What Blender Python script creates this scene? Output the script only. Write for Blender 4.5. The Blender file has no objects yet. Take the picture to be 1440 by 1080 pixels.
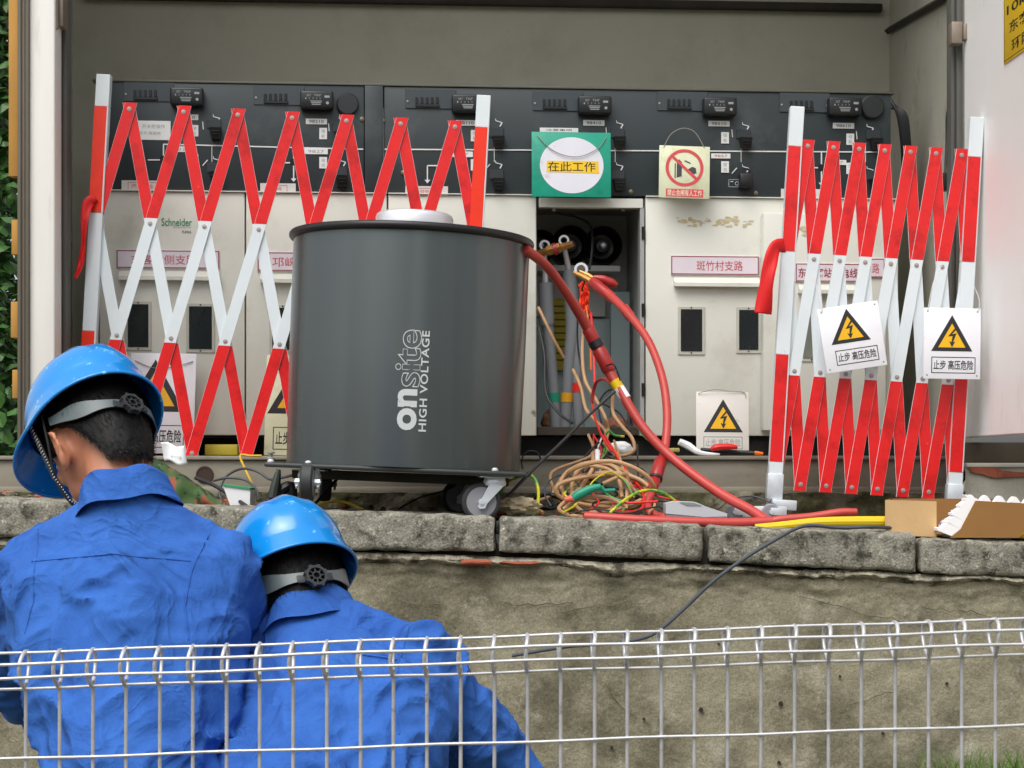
import bpy, bmesh, math, random
from mathutils import Vector, Matrix, noise
random.seed(7)
PI = math.pi
F = 2500.0            # focal length in pixels of the 1440 px wide photograph
HZ = 663.0            # row of the horizon

# ------------------------------------------------------------------ camera, sky, sun
scn = bpy.context.scene
col = scn.collection
cam_d = bpy.data.cameras.new('camera'); cam = bpy.data.objects.new('camera', cam_d); col.objects.link(cam)
cam_d.sensor_width = 36.0; cam_d.lens = 36.0 * F / 1440.0
cam_d.shift_y = (HZ - 540.0) / 1440.0
cam_d.clip_start = 0.05; cam_d.clip_end = 500
cam.location = (0, 0, 0); cam.rotation_euler = (PI / 2, 0, 0)
cam_d.dof.use_dof = True; cam_d.dof.focus_distance = 4.9; cam_d.dof.aperture_fstop = 24.0
scn.camera = cam
SUN_EL, SUN_AZ = math.radians(58), math.radians(208)      # azimuth clockwise from +Y
w = bpy.data.worlds.new('World'); scn.world = w; w.use_nodes = True
nt = w.node_tree
bg = nt.nodes['Background']; sky = nt.nodes.new('ShaderNodeTexSky'); sky.sky_type = 'NISHITA'
sky.sun_disc = False; sky.sun_elevation = SUN_EL; sky.sun_rotation = SUN_AZ
sky.air_density = 1.0; sky.dust_density = 4.0; sky.ozone_density = 1.0
hs = nt.nodes.new('ShaderNodeHueSaturation'); hs.inputs['Saturation'].default_value = 0.22
nt.links.new(sky.outputs[0], hs.inputs['Color']); nt.links.new(hs.outputs[0], bg.inputs['Color'])
bg.inputs['Strength'].default_value = 0.14
sd = bpy.data.lights.new('sun', 'SUN'); sd.energy = 1.2; sd.angle = math.radians(50); sd.color = (1.0, 0.97, 0.92)
so = bpy.data.objects.new('sun', sd); col.objects.link(so)
dv = Vector((math.sin(SUN_AZ) * math.cos(SUN_EL), math.cos(SUN_AZ) * math.cos(SUN_EL), math.sin(SUN_EL)))
so.rotation_euler = dv.to_track_quat('Z', 'Y').to_euler(); so.location = dv * 20
scn.view_settings.view_transform = 'Standard'; scn.view_settings.look = 'None'
scn.view_settings.gamma = 1.0; scn.view_settings.use_curve_mapping = False
scn.view_settings.exposure = 0.5
scn.cycles.use_denoising = True
scn.cycles.max_bounces = 8

# ------------------------------------------------------------------ helpers
def P(px, py, D):
    return Vector(((px - 720.0) / F * D, D, (HZ - py) / F * D))
def lin(c):
    r = []
    for v in c:
        v /= 255.0
        r.append(v / 12.92 if v <= 0.04045 else ((v + 0.055) / 1.055) ** 2.4)
    return r
def nz(v, s=1.0):
    return noise.noise(Vector(v) * s)

class NT:
    def __init__(s, m): s.t = m.node_tree; s.n = s.t.nodes; s.l = s.t.links
    def new(s, k, **kw):
        o = s.n.new(k)
        for a, b in kw.items(): setattr(o, a, b)
        return o
    def link(s, a, b): s.l.new(a, b)

MATS = {}
def mat(name, c, rough=0.5, metal=0.0, var=0.0, vscale=6.0, bump=0.0, bscale=60.0, dirt=None, dscale=5.0, dlo=0.55, dhi=0.7,
        spec=0.5, coat=0.0, aniso=0.0, streak=1.0, sub=0.0, dirt2=None, d2scale=20, d2lo=.6, d2hi=.66, rvar=0.0, grain=0.0, gscale=120, crease=0.0):
    """principled paint / plastic / stone with grain, stains (dirt, dirt2) and relief; c is sRGB 0-255"""
    if name in MATS: return MATS[name]
    m = bpy.data.materials.new(name); m.use_nodes = True; MATS[name] = m
    t = NT(m); b = t.n['Principled BSDF']
    cl = lin(c)
    b.inputs['Roughness'].default_value = rough; b.inputs['Metallic'].default_value = metal
    b.inputs['Specular IOR Level'].default_value = spec
    b.inputs['Coat Weight'].default_value = coat
    if coat: b.inputs['Coat Roughness'].default_value = 0.16
    if sub:
        b.inputs['Subsurface Weight'].default_value = sub; b.inputs['Subsurface Radius'].default_value = (.01, .004, .002)
    geo = t.new('ShaderNodeNewGeometry')
    mp = t.new('ShaderNodeMapping'); mp.inputs['Scale'].default_value = (1, 1, 1.0 / streak)
    t.link(geo.outputs['Position'], mp.inputs['Vector'])
    out = None
    rgb = t.new('ShaderNodeRGB'); rgb.outputs[0].default_value = (*cl, 1); out = rgb.outputs[0]
    if var:
        n = t.new('ShaderNodeTexNoise'); n.inputs['Scale'].default_value = vscale; n.inputs['Detail'].default_value = 6; n.inputs['Roughness'].default_value = .62
        t.link(mp.outputs[0], n.inputs['Vector'])
        r = t.new('ShaderNodeMapRange'); r.inputs[1].default_value = .3; r.inputs[2].default_value = .7
        r.inputs[3].default_value = 1 - var; r.inputs[4].default_value = 1 + var; t.link(n.outputs[0], r.inputs[0])
        mx = t.new('ShaderNodeMix', data_type='RGBA', blend_type='MULTIPLY'); mx.inputs[0].default_value = 1
        t.link(out, mx.inputs[6]); t.link(r.outputs[0], mx.inputs[7]); out = mx.outputs[2]
        if rvar:
            r2 = t.new('ShaderNodeMapRange'); r2.inputs[1].default_value = .3; r2.inputs[2].default_value = .7
            r2.inputs[3].default_value = max(0, rough - rvar); r2.inputs[4].default_value = min(1, rough + rvar)
            t.link(n.outputs[0], r2.inputs[0]); t.link(r2.outputs[0], b.inputs['Roughness'])
    for dc, ds, lo, hi, off in ((dirt, dscale, dlo, dhi, 3.1), (dirt2, d2scale, d2lo, d2hi, 8.7)):
        if dc is None: continue
        n = t.new('ShaderNodeTexNoise'); n.inputs['Scale'].default_value = ds; n.inputs['Detail'].default_value = 8; n.inputs['Roughness'].default_value = .68
        ad = t.new('ShaderNodeVectorMath', operation='ADD'); ad.inputs[1].default_value = (off, off, off)
        t.link(mp.outputs[0], ad.inputs[0]); t.link(ad.outputs[0], n.inputs['Vector'])
        r = t.new('ShaderNodeMapRange'); r.inputs[1].default_value = lo; r.inputs[2].default_value = hi; t.link(n.outputs[0], r.inputs[0])
        mx = t.new('ShaderNodeMix', data_type='RGBA'); t.link(r.outputs[0], mx.inputs[0]); t.link(out, mx.inputs[6])
        mx.inputs[7].default_value = (*lin(dc), 1); out = mx.outputs[2]
    if grain:
        n = t.new('ShaderNodeTexNoise'); n.inputs['Scale'].default_value = gscale; n.inputs['Detail'].default_value = 4; n.inputs['Roughness'].default_value = .7
        t.link(geo.outputs['Position'], n.inputs['Vector'])
        r = t.new('ShaderNodeMapRange'); r.inputs[1].default_value = .32; r.inputs[2].default_value = .68; r.inputs[3].default_value = 1 - grain; r.inputs[4].default_value = 1 + grain; t.link(n.outputs[0], r.inputs[0])
        mx = t.new('ShaderNodeMix', data_type='RGBA', blend_type='MULTIPLY'); mx.inputs[0].default_value = 1
        t.link(out, mx.inputs[6]); t.link(r.outputs[0], mx.inputs[7]); out = mx.outputs[2]
    t.link(out, b.inputs['Base Color'])
    if bump:
        n = t.new('ShaderNodeTexNoise'); n.inputs['Scale'].default_value = bscale; n.inputs['Detail'].default_value = 5
        t.link(geo.outputs['Position'], n.inputs['Vector'])
        bp = t.new('ShaderNodeBump'); bp.inputs['Strength'].default_value = 1.0; bp.inputs['Distance'].default_value = bump
        t.link(n.outputs[0], bp.inputs['Height']); t.link(bp.outputs[0], b.inputs['Normal'])
    if crease:
        prev = b.inputs['Normal'].links[0].from_socket if b.inputs['Normal'].is_linked else None
        for sc_, am in ((5.0, 1.0), (13.0, .35)):
            wp = t.new('ShaderNodeTexNoise'); wp.inputs['Scale'].default_value = 3.5; wp.inputs['Detail'].default_value = 2; t.link(geo.outputs['Position'], wp.inputs['Vector'])
            ad = t.new('ShaderNodeVectorMath', operation='MULTIPLY_ADD'); ad.inputs[1].default_value = (.35, .35, .35)
            t.link(wp.outputs[1], ad.inputs[0]); t.link(geo.outputs['Position'], ad.inputs[2])
            n = t.new('ShaderNodeTexNoise', noise_type='RIDGED_MULTIFRACTAL'); n.inputs['Scale'].default_value = sc_; n.inputs['Detail'].default_value = 3; n.inputs['Roughness'].default_value = .35; n.inputs['Lacunarity'].default_value = 2.2
            n.inputs['Offset'].default_value = .9; n.inputs['Gain'].default_value = 1.6
            t.link(ad.outputs[0], n.inputs['Vector'])
            bp = t.new('ShaderNodeBump'); bp.inputs['Strength'].default_value = .8; bp.inputs['Distance'].default_value = crease * am
            t.link(n.outputs[0], bp.inputs['Height'])
            if prev is not None: t.link(prev, bp.inputs['Normal'])
            prev = bp.outputs[0]; t.link(prev, b.inputs['Normal'])
    if aniso:
        b.inputs['Anisotropic'].default_value = aniso; b.inputs['Anisotropic Rotation'].default_value = .25
        tg = t.new('ShaderNodeTangent', direction_type='RADIAL', axis='Z'); t.link(tg.outputs[0], b.inputs['Tangent'])
    return m

class MB:
    def __init__(s): s.v = []; s.f = []; s.m = []
    def add(s, vs, fs, mi=0):
        o = len(s.v); s.v += [tuple(v) for v in vs]; s.f += [tuple(i + o for i in f) for f in fs]; s.m += [mi] * len(fs); return s
    def box(s, x0, x1, y0, y1, z0, z1, mi=0):
        vs = [(x, y, z) for x in (x0, x1) for y in (y0, y1) for z in (z0, z1)]
        return s.add(vs, [(0, 1, 3, 2), (4, 6, 7, 5), (0, 4, 5, 1), (2, 3, 7, 6), (0, 2, 6, 4), (1, 5, 7, 3)], mi)
    def rbox(s, x0, x1, y0, y1, z0, z1, r=.003, seg=2, mi=0):
        bm = bmesh.new(); bmesh.ops.create_cube(bm, size=1)
        for v in bm.verts:
            v.co = Vector(((x0 + x1) / 2 + v.co.x * abs(x1 - x0), (y0 + y1) / 2 + v.co.y * abs(y1 - y0), (z0 + z1) / 2 + v.co.z * abs(z1 - z0)))
        r = min(r, abs(x1 - x0) * .45, abs(y1 - y0) * .45, abs(z1 - z0) * .45)
        bmesh.ops.bevel(bm, geom=bm.edges[:], offset=r, segments=seg, affect='EDGES', profile=.5)
        bm.verts.ensure_lookup_table(); s.addbm(bm, mi); bm.free(); return s
    def addbm(s, bm, mi=0):
        bm.verts.index_update(); return s.add([v.co for v in bm.verts], [[v.index for v in f.verts] for f in bm.faces], mi)
    def prism(s, poly, y0, y1, mi=0, side=None):
        """poly (x, z) in order, extruded from y0 (front) to y1 (back)"""
        n = len(poly); a = sum(poly[i][0] * poly[(i + 1) % n][1] - poly[(i + 1) % n][0] * poly[i][1] for i in range(n))
        if a < 0: poly = poly[::-1]
        vs = [(x, y0, z) for x, z in poly] + [(x, y1, z) for x, z in poly]
        s.add(vs, [list(range(n)), list(range(2 * n - 1, n - 1, -1))], mi)
        o = len(s.v) - 2 * n
        for i in range(n):
            j = (i + 1) % n; s.f.append((o + i, o + i + n, o + j + n, o + j)); s.m.append(mi if side is None else side)
        return s
    def tube(s, pts, r, n=10, mi=0, sub=0, cap=True):
        pts = [Vector(p) for p in pts]
        rr = r if isinstance(r, (list, tuple)) else [r] * len(pts)
        if sub:
            np_, nr = [], []
            for i in range(len(pts) - 1):
                p0 = pts[max(i - 1, 0)]; p1 = pts[i]; p2 = pts[i + 1]; p3 = pts[min(i + 2, len(pts) - 1)]
                for k in range(sub):
                    t = k / sub
                    np_.append(.5 * ((2 * p1) + (p2 - p0) * t + (2 * p0 - 5 * p1 + 4 * p2 - p3) * t * t + (3 * p1 - p0 - 3 * p2 + p3) * t ** 3))
                    nr.append(rr[i] + (rr[i + 1] - rr[i]) * t)
            np_.append(pts[-1]); nr.append(rr[-1]); pts, rr = np_, nr
        N = len(pts); vs = []; fs = []
        tg = (pts[1] - pts[0]).normalized()
        up = Vector((0, 0, 1)) if abs(tg.z) < .9 else Vector((1, 0, 0))
        a = tg.cross(up).normalized()
        for i in range(N):
            t2 = (pts[min(i + 1, N - 1)] - pts[max(i - 1, 0)])
            if t2.length > 1e-9: t2.normalize()
            else: t2 = tg
            a = (a - t2 * a.dot(t2))
            if a.length < 1e-6: a = t2.orthogonal()
            a.normalize(); b = t2.cross(a); tg = t2
            for k in range(n):
                q = 2 * PI * k / n; vs.append(pts[i] + (a * math.cos(q) + b * math.sin(q)) * rr[i])
        for i in range(N - 1):
            for k in range(n):
                k2 = (k + 1) % n; fs.append((i * n + k, i * n + k2, (i + 1) * n + k2, (i + 1) * n + k))
        if cap: fs += [tuple(range(n))[::-1], tuple((N - 1) * n + k for k in range(n))]
        return s.add(vs, fs, mi)
    def lathe(s, prof, n=32, M=None, mi=0, closed=False):
        """prof (r, h) about local Z"""
        M = M or Matrix.Identity(4); vs = []; fs = []
        for r, h in prof:
            for k in range(n):
                a = 2 * PI * k / n; vs.append(M @ Vector((r * math.cos(a), r * math.sin(a), h)))
        L = len(prof)
        for i in range(L - 1 + (1 if closed else 0)):
            i2 = (i + 1) % L
            for k in range(n):
                k2 = (k + 1) % n; fs.append((i * n + k, i * n + k2, i2 * n + k2, i2 * n + k))
        if not closed:
            fs += [tuple(range(n))[::-1], tuple((L - 1) * n + k for k in range(n))]
        return s.add(vs, fs, mi)
    def cyl(s, p0, p1, r, n=16, mi=0): return s.tube([p0, p1], r, n, mi)
    def grid(s, fn, nu, nv, mi=0):
        vs = [fn(i / nu, j / nv) for j in range(nv + 1) for i in range(nu + 1)]
        fs = [(j * (nu + 1) + i, j * (nu + 1) + i + 1, (j + 1) * (nu + 1) + i + 1, (j + 1) * (nu + 1) + i) for j in range(nv) for i in range(nu)]
        return s.add(vs, fs, mi)
    def xf(s, M): s.v = [tuple(M @ Vector(v)) for v in s.v]; return s
    def mesh(s, name, mats, smooth=35):
        me = bpy.data.meshes.new(name); me.from_pydata(s.v, [], s.f)
        for m in (mats if isinstance(mats, (list, tuple)) else [mats]): me.materials.append(m)
        me.polygons.foreach_set('material_index', s.m)
        if smooth:
            me.polygons.foreach_set('use_smooth', [True] * len(me.polygons)); me.set_sharp_from_angle(angle=math.radians(smooth))
        me.update(); return me

def mw(o):
    m = o.matrix_basis.copy()
    return mw(o.parent) @ m if o.parent else m
def obj(name, mb, mats, parent=None, world=False, smooth=35, label=None, kind=None, loc=None):
    if parent is not None and world: mb.xf(mw(parent).inverted())
    me = mb if isinstance(mb, bpy.types.Mesh) else mb.mesh(name, mats, smooth)
    o = bpy.data.objects.new(name, me); col.objects.link(o)
    if parent is not None: o.parent = parent
    if loc is not None: o.location = loc
    if label: o['label'] = label
    if kind: o['kind'] = kind
    return o
def thing(name, label, cat, loc=(0, 0, 0), rot=(0, 0, 0), group=None):
    o = bpy.data.objects.new(name, None); col.objects.link(o); o.empty_display_size = .1
    o.location = loc; o.rotation_euler = rot; o['label'] = label; o['category'] = cat
    if group: o['group'] = group
    return o
def single(name, mb, mats, label, cat, group=None, smooth=35, kind=None):
    """a thing that is one mesh; its origin is moved to its base"""
    vs = mb.v; x = sum(v[0] for v in vs) / len(vs); y = sum(v[1] for v in vs) / len(vs); z = min(v[2] for v in vs)
    mb.xf(Matrix.Translation((-x, -y, -z))); o = obj(name, mb, mats, smooth=smooth); o.location = (x, y, z)
    o['label'] = label; o['category'] = cat
    if group: o['group'] = group
    if kind: o['kind'] = kind
    return o
def struct(name, mb, mats, smooth=35, kind='structure'):
    return obj(name, mb, mats, smooth=smooth, kind=kind)

def text_raw(s, bold=0.0, outline=0.0, spacing=1.0):
    c = bpy.data.curves.new('t', 'FONT'); c.body = s; c.size = 1; c.align_x = 'CENTER'; c.align_y = 'CENTER'; c.space_character = spacing
    c.resolution_u = 4; c.offset = bold
    if outline: c.fill_mode = 'NONE'; c.bevel_depth = outline; c.bevel_resolution = 0
    o = bpy.data.objects.new('t', c); col.objects.link(o); dg = bpy.context.evaluated_depsgraph_get()
    me = bpy.data.meshes.new_from_object(o.evaluated_get(dg))
    vs = [v.co.copy() for v in me.vertices]; fs = [tuple(p.vertices) for p in me.polygons]
    bpy.data.objects.remove(o); bpy.data.curves.remove(c); bpy.data.meshes.remove(me)
    return vs, fs
def text(mb, s, x0, x1, z0, z1, y=0.0, bold=0.0, outline=0.0, mi=0, spacing=1.0, rot=0.0):
    """flat print filling the box x0..x1, z0..z1 at depth y, facing -Y"""
    vs, fs = text_raw(s, bold, outline, spacing)
    if not vs: return mb
    ax, bx = min(v.x for v in vs), max(v.x for v in vs); az, bz = min(v.y for v in vs), max(v.y for v in vs)
    out = [(x0 + (v.x - ax) / (bx - ax) * (x1 - x0), y, z0 + (v.y - az) / (bz - az) * (z1 - z0)) for v in vs]
    return mb.add(out, fs, mi)
def ring(mb, r0, r1, y, n=48, mi=0, cx=0, cz=0, sx=1):
    vs = []; fs = []
    for k in range(n):
        a = 2 * PI * k / n; c, s_ = math.cos(a), math.sin(a)
        vs += [(cx + r0 * c * sx, y, cz + r0 * s_), (cx + r1 * c * sx, y, cz + r1 * s_)]
    for k in range(n):
        j = (k + 1) % n; fs.append((2 * k, 2 * k + 1, 2 * j + 1, 2 * j))
    return mb.add(vs, fs, mi)
def disc(mb, r, y, n=40, mi=0, cx=0, cz=0):
    return mb.add([(cx + r * math.cos(2 * PI * k / n), y, cz + r * math.sin(2 * PI * k / n)) for k in range(n)], [tuple(range(n))], mi)
def frame2(mb, x0, x1, z0, z1, w_, y, mi=0):
    for a in ((x0, x1, z0, z0 + w_), (x0, x1, z1 - w_, z1), (x0, x0 + w_, z0 + w_, z1 - w_), (x1 - w_, x1, z0 + w_, z1 - w_)):
        mb.add([(a[0], y, a[2]), (a[1], y, a[2]), (a[1], y, a[3]), (a[0], y, a[3])], [(0, 1, 2, 3)], mi)
    return mb

# ------------------------------------------------------------------ materials
WHITE_DOOR = mat('white door paint', (242, 240, 238), .45, var=.03, vscale=3, streak=4, dirt=(208, 202, 194), dscale=4, dlo=.58, dhi=.85, bump=.0006, bscale=25)
WHITE_OLD = mat('old white paint', (238, 235, 229), .55, var=.05, vscale=9, streak=8, dirt=(190, 180, 162), dscale=7, dlo=.6, dhi=.8)
BROWN_EDGE = mat('grimy door edge', (112, 104, 92), .7, var=.18, vscale=12, streak=8, dirt=(80, 72, 60), dscale=6)
JAMB = mat('dark grey jamb', (98, 97, 92), .5, var=.15, vscale=10, streak=5)
HINGE = mat('hinge metal', (140, 128, 116), .5, .3, var=.15)
OLIVE = mat('olive grey inner wall', (184, 181, 164), .75, var=.05, vscale=2.2, bump=.001, bscale=40, dirt=(164, 160, 143), dscale=3, dlo=.5, dhi=.8, dirt2=(118, 112, 98), d2scale=9, d2lo=.68, d2hi=.75)
OLIVE2 = mat('olive grey side wall', (182, 180, 166), .75, var=.08, vscale=3, bump=.001, bscale=40, dirt=(150, 146, 132), dscale=4)
CEIL = mat('dark ceiling', (48, 42, 36), .8, var=.3, vscale=10)
SLATE = mat('slate control panel', (51, 59, 62), .42, var=.07, vscale=4, dirt=(82, 88, 88), dscale=3, dlo=.55, dhi=.8, dirt2=(48, 54, 56), d2scale=14, d2lo=.62, d2hi=.72, spec=.4)
CREAM = mat('cream cabinet paint', (219, 219, 209), .42, var=.04, vscale=2.5, dirt=(192, 190, 176), dscale=3, dlo=.55, dhi=.8, dirt2=(140, 128, 104), d2scale=11, d2lo=.69, d2hi=.76)
CREAM_D = mat('cream cabinet side', (190, 190, 178), .5, var=.07, vscale=5)
BLACKP = mat('black plastic', (26, 28, 30), .35, var=.1)
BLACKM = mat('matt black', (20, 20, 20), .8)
GLASSD = mat('dark window glass', (30, 36, 38), .15, var=.25, vscale=9, spec=.6)
PRINTW = mat('white print', (222, 224, 222), .6)
PRINTG = mat('grey print', (150, 156, 156), .6)
PRINTK = mat('black print', (26, 25, 26), .6)
PRINTR = mat('faded red print', (196, 84, 92), .6, var=.12, vscale=60)
PLATE = mat('pinkish white nameplate', (228, 218, 226), .4, var=.05)
LABELP = mat('grey paper label', (226, 228, 226), .6, var=.05, vscale=30)
GREEN_T = mat('green print', (52, 146, 104), .6)
GREEN_S = mat('green sign', (22, 158, 130), .4, var=.1, vscale=14, dirt=(18, 130, 112), dscale=16, dlo=.5, dhi=.75)
SIGNW = mat('white sign plastic', (238, 238, 244), .32, var=.02, dirt=(206, 204, 206), dscale=9, dlo=.62, dhi=.8)
SIGNG = mat('grubby white sign', (224, 220, 214), .45, var=.05, dirt=(150, 134, 116), dscale=18, dlo=.6, dhi=.7)
SIGNC = mat('cream luminous sign', (222, 226, 192), .5, var=.06, vscale=20, dirt=(196, 190, 150), dscale=14)
YEL = mat('warning yellow', (240, 184, 16), .4, var=.04)
YEL2 = mat('yellow sign paint', (236, 196, 20), .45, var=.05)
BLK = mat('warning black', (38, 38, 42), .4)
REDR = mat('prohibition red', (216, 78, 82), .45, var=.08, vscale=40)
ORP = mat('yellow tape', (244, 200, 28), .4, var=.06, vscale=30)
RED = mat('red reflective film', (226, 30, 32), .32, var=.07, vscale=20, dirt=(232, 150, 140), dscale=70, dlo=.67, dhi=.72, dirt2=(190, 20, 22), d2scale=9, d2lo=.5, d2hi=.65, spec=.5)
REDO = mat('orange red film', (240, 52, 22), .3, var=.06, vscale=20, dirt=(240, 190, 170), dscale=60, dlo=.75, dhi=.77)
BWHITE = mat('white barrier plastic', (222, 230, 234), .38, var=.04, dirt=(176, 176, 172), dscale=18, dlo=.66, dhi=.75)
RIVET = mat('rivet', (176, 160, 156), .45, .5)
RIBBON = mat('red ribbon', (214, 18, 20), .6, var=.12, vscale=18, streak=6)
STRING = mat('grey string', (150, 146, 134), .8)
WSTRING = mat('white string', (226, 226, 224), .8)
DRUM = mat('graphite drum enamel', (100, 107, 108), .27, .6, var=.035, vscale=7, streak=60, spec=.5, aniso=.85, bump=.00012, bscale=400, dirt=(122, 126, 124), dscale=7, dlo=.55, dhi=.8, dirt2=(128, 124, 116), d2scale=26, d2lo=.68, d2hi=.76)
DRIM = mat('drum black rim', (34, 34, 36), .4, .2)
ALU = mat('brushed aluminium', (232, 232, 236), .38, .55)
ZINC = mat('zinc plate', (216, 222, 228), .3, .3, var=.08, vscale=30)
TYRE = mat('dark rubber', (48, 50, 52), .6)
WHEELG = mat('grey wheel', (140, 140, 146), .45)
UNDER = mat('shaded drum underside', (60, 56, 40), .6, .2, var=.3, vscale=12)
LETTER = mat('pale grey lettering', (206, 210, 210), .45)
REDCAB = mat('red brown silicone cable', (186, 66, 60), .42, var=.06, vscale=30, dirt=(206, 128, 118), dscale=24, dlo=.64, dhi=.74)
REDSL = mat('red heat shrink', (164, 44, 42), .32, var=.1, vscale=60)
TANC = mat('tan cable', (188, 148, 108), .55, var=.08, vscale=40)
BLKC = mat('black cable', (30, 31, 34), .45)
GREYC = mat('slate blue cable', (66, 72, 80), .5)
YELC = mat('yellow cable', (222, 192, 14), .35)
YGC = mat('yellow green wire', (196, 196, 30), .45, dirt=(70, 150, 60), dscale=9, dlo=.5, dhi=.54)
GRNC = mat('green wire', (70, 160, 90), .45)
REDW = mat('red wire', (224, 40, 36), .4)
ORW = mat('orange wire', (244, 120, 30), .45)
TEALC = mat('green shrink sleeve', (24, 140, 112), .45)
CARD = mat('cardboard', (204, 168, 120), .85, var=.05, vscale=20, bump=.0004, bscale=120)
CARDD = mat('brown cardboard', (148, 106, 56), .8, var=.05, vscale=16)
FOAM = mat('white foam', (246, 246, 248), .9)
STONE = mat('weathered granite coping', (138, 135, 122), .92, var=.22, vscale=16, bump=.0035, bscale=160, dirt=(58, 56, 46), dscale=24, dlo=.48, dhi=.64, dirt2=(184, 181, 168), d2scale=52, d2lo=.56, d2hi=.68, grain=.42, gscale=190)
WALL = mat('stained cement render', (146, 140, 118), .93, var=.14, vscale=11, bump=.0028, bscale=80, dirt=(106, 101, 82), dscale=3.4, dlo=.46, dhi=.60, dirt2=(168, 163, 146), d2scale=7, d2lo=.56, d2hi=.68, grain=.34, gscale=200)
MORTAR = mat('broken mortar', (150, 144, 126), .95, var=.3, vscale=22, bump=.006, bscale=80, dirt=(70, 66, 54), dscale=14, dlo=.48, dhi=.58, grain=.3, gscale=130)
BRICK = mat('red brick', (150, 84, 62), .9, dirt=(120, 112, 94), dscale=30, dlo=.5, dhi=.58) if False else mat('red brick', (152, 82, 60), .9, var=.2, vscale=30, bump=.003, bscale=90)
CONC = mat('mossy concrete', (128, 122, 104), .92, var=.25, vscale=12, bump=.006, bscale=60, dirt=(84, 84, 52), dscale=6, dlo=.48, dhi=.62, dirt2=(54, 52, 44), d2scale=16, d2lo=.56, d2hi=.66)
BEAM = mat('dusty channel beam', (142, 136, 122), .7, var=.1, vscale=7, dirt=(112, 104, 88), dscale=5, dlo=.5, dhi=.75, streak=.4)
SOIL = mat('dark soil', (74, 68, 52), .95, var=.3, vscale=20, bump=.01, bscale=50, dirt=(120, 112, 92), dscale=14, dlo=.55, dhi=.65)
GRND = mat('earth ground', (104, 96, 76), .95, var=.25, vscale=4, bump=.01, bscale=20, dirt=(70, 84, 44), dscale=3, dlo=.5, dhi=.65)
TEAL = mat('grey green steel plate', (184, 204, 204), .4, .0, var=.08)
STEEL = mat('grey steel', (168, 170, 168), .45, .2, var=.12)
XLPE = mat('grey cable sheath', (126, 130, 134), .5, var=.05)
BRASS = mat('brass clamp', (176, 130, 72), .4, .6, var=.2, vscale=50)
HUMAN = mat('skin', (190, 128, 98), .5, var=.06, vscale=20, sub=.15)
HAIR = mat('black hair', (10, 9, 9), .55, spec=.22)
JACKET = mat('blue work cotton', (52, 100, 178), .92, var=.06, vscale=16, bump=.0008, bscale=160, dirt=(42, 84, 160), dscale=5, dlo=.45, dhi=.7, grain=.08, gscale=320, crease=.018, spec=.25)
TROUS = mat('navy work trousers', (44, 66, 130), .9, var=.08)
BOOT = mat('black boot', (24, 23, 22), .6)
HELMET = mat('blue hard hat shell', (6, 134, 214), .2, var=.03, coat=.6, dirt=(90, 176, 232), dscale=9, dlo=.58, dhi=.8, dirt2=(120, 196, 236), d2scale=34, d2lo=.6, d2hi=.65, rvar=.08)
HARN = mat('grey harness plastic', (84, 94, 95), .35)
HARND = mat('dark harness plastic', (44, 46, 48), .4)
CAMO = mat('camouflage cloth', (78, 106, 62), .9, dirt=(150, 84, 62), dscale=16, dlo=.53, dhi=.55, dirt2=(44, 66, 40), d2scale=12, d2lo=.52, d2hi=.54)
GALV = mat('galvanised fence wire', (204, 204, 206), .38, .45, var=.14, vscale=40, dirt=(132, 108, 92), dscale=22, dlo=.62, dhi=.72)
LEAF = mat('glossy green leaf', (58, 98, 40), .45, var=.45, vscale=3.5, spec=.4)
BARK = mat('bark', (86, 70, 54), .9, var=.3, vscale=30)
GRASS = mat('grass blades', (88, 122, 44), .7, var=.35, vscale=12, dirt=(150, 140, 84), dscale=9, dlo=.55, dhi=.65)
PLY = mat('weathered yellow board', (186, 138, 66), .8, var=.15, vscale=14, streak=5)
STK = mat('black yellow paper', (176, 156, 30), .6, var=.2, vscale=60, streak=.3)
PAPER = mat('white paper', (236, 238, 240), .7)

# ------------------------------------------------------------------ ground
ZT = lambda X: -.1235 - .0385 * X            # level of the coping top, it falls to the right
def front_ground(u, v):
    x = -30 + 60 * u
    y = -30 + 34.75 * (1 - (1 - v) ** 2.2)
    z = -1.47 + .5 * max(0, min(1, (y - 3.7) / 1.0)) ** 1.6 + .03 * nz((x, y, 0), 1.3)
    return (x, y, z)
struct('ground', MB().grid(front_ground, 160, 120), GRND)
def back_ground(u, v):
    x = -25 + 50 * u; y = 4.93 + 60 * v ** 3
    return (x, y, ZT(max(-3, min(3, x))) - .02 + .012 * nz((x * 9, y * 9, 0)) + .008 * nz((x * 30, y * 30, 2)))
def back_patch(u, v):
    x = -2.6 + 5.2 * u; y = 4.93 + .75 * v
    return (x, y, ZT(x) - .012 + .013 * nz((x * 9, y * 9, 0)) + .01 * nz((x * 34, y * 34, 2)))
mb = MB()
mb.add([(-25, 5.66, -.16), (-2.58, 5.66, -.16), (-2.58, 4.9, -.1), (-25, 4.9, -.1)], [(0, 3, 2, 1)])
mb.add([(2.58, 5.66, -.25), (25, 5.66, -.25), (25, 4.9, -.25), (2.58, 4.9, -.25)], [(0, 3, 2, 1)])
mb.add([(-25, 5.66, -.2), (25, 5.66, -.2), (60, 120, -.2), (-60, 120, -.2)], [(0, 1, 2, 3)])
struct('upper_ground', mb, GRND)
struct('soil_bed', MB().grid(back_patch, 240, 36), SOIL, smooth=60)

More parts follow.
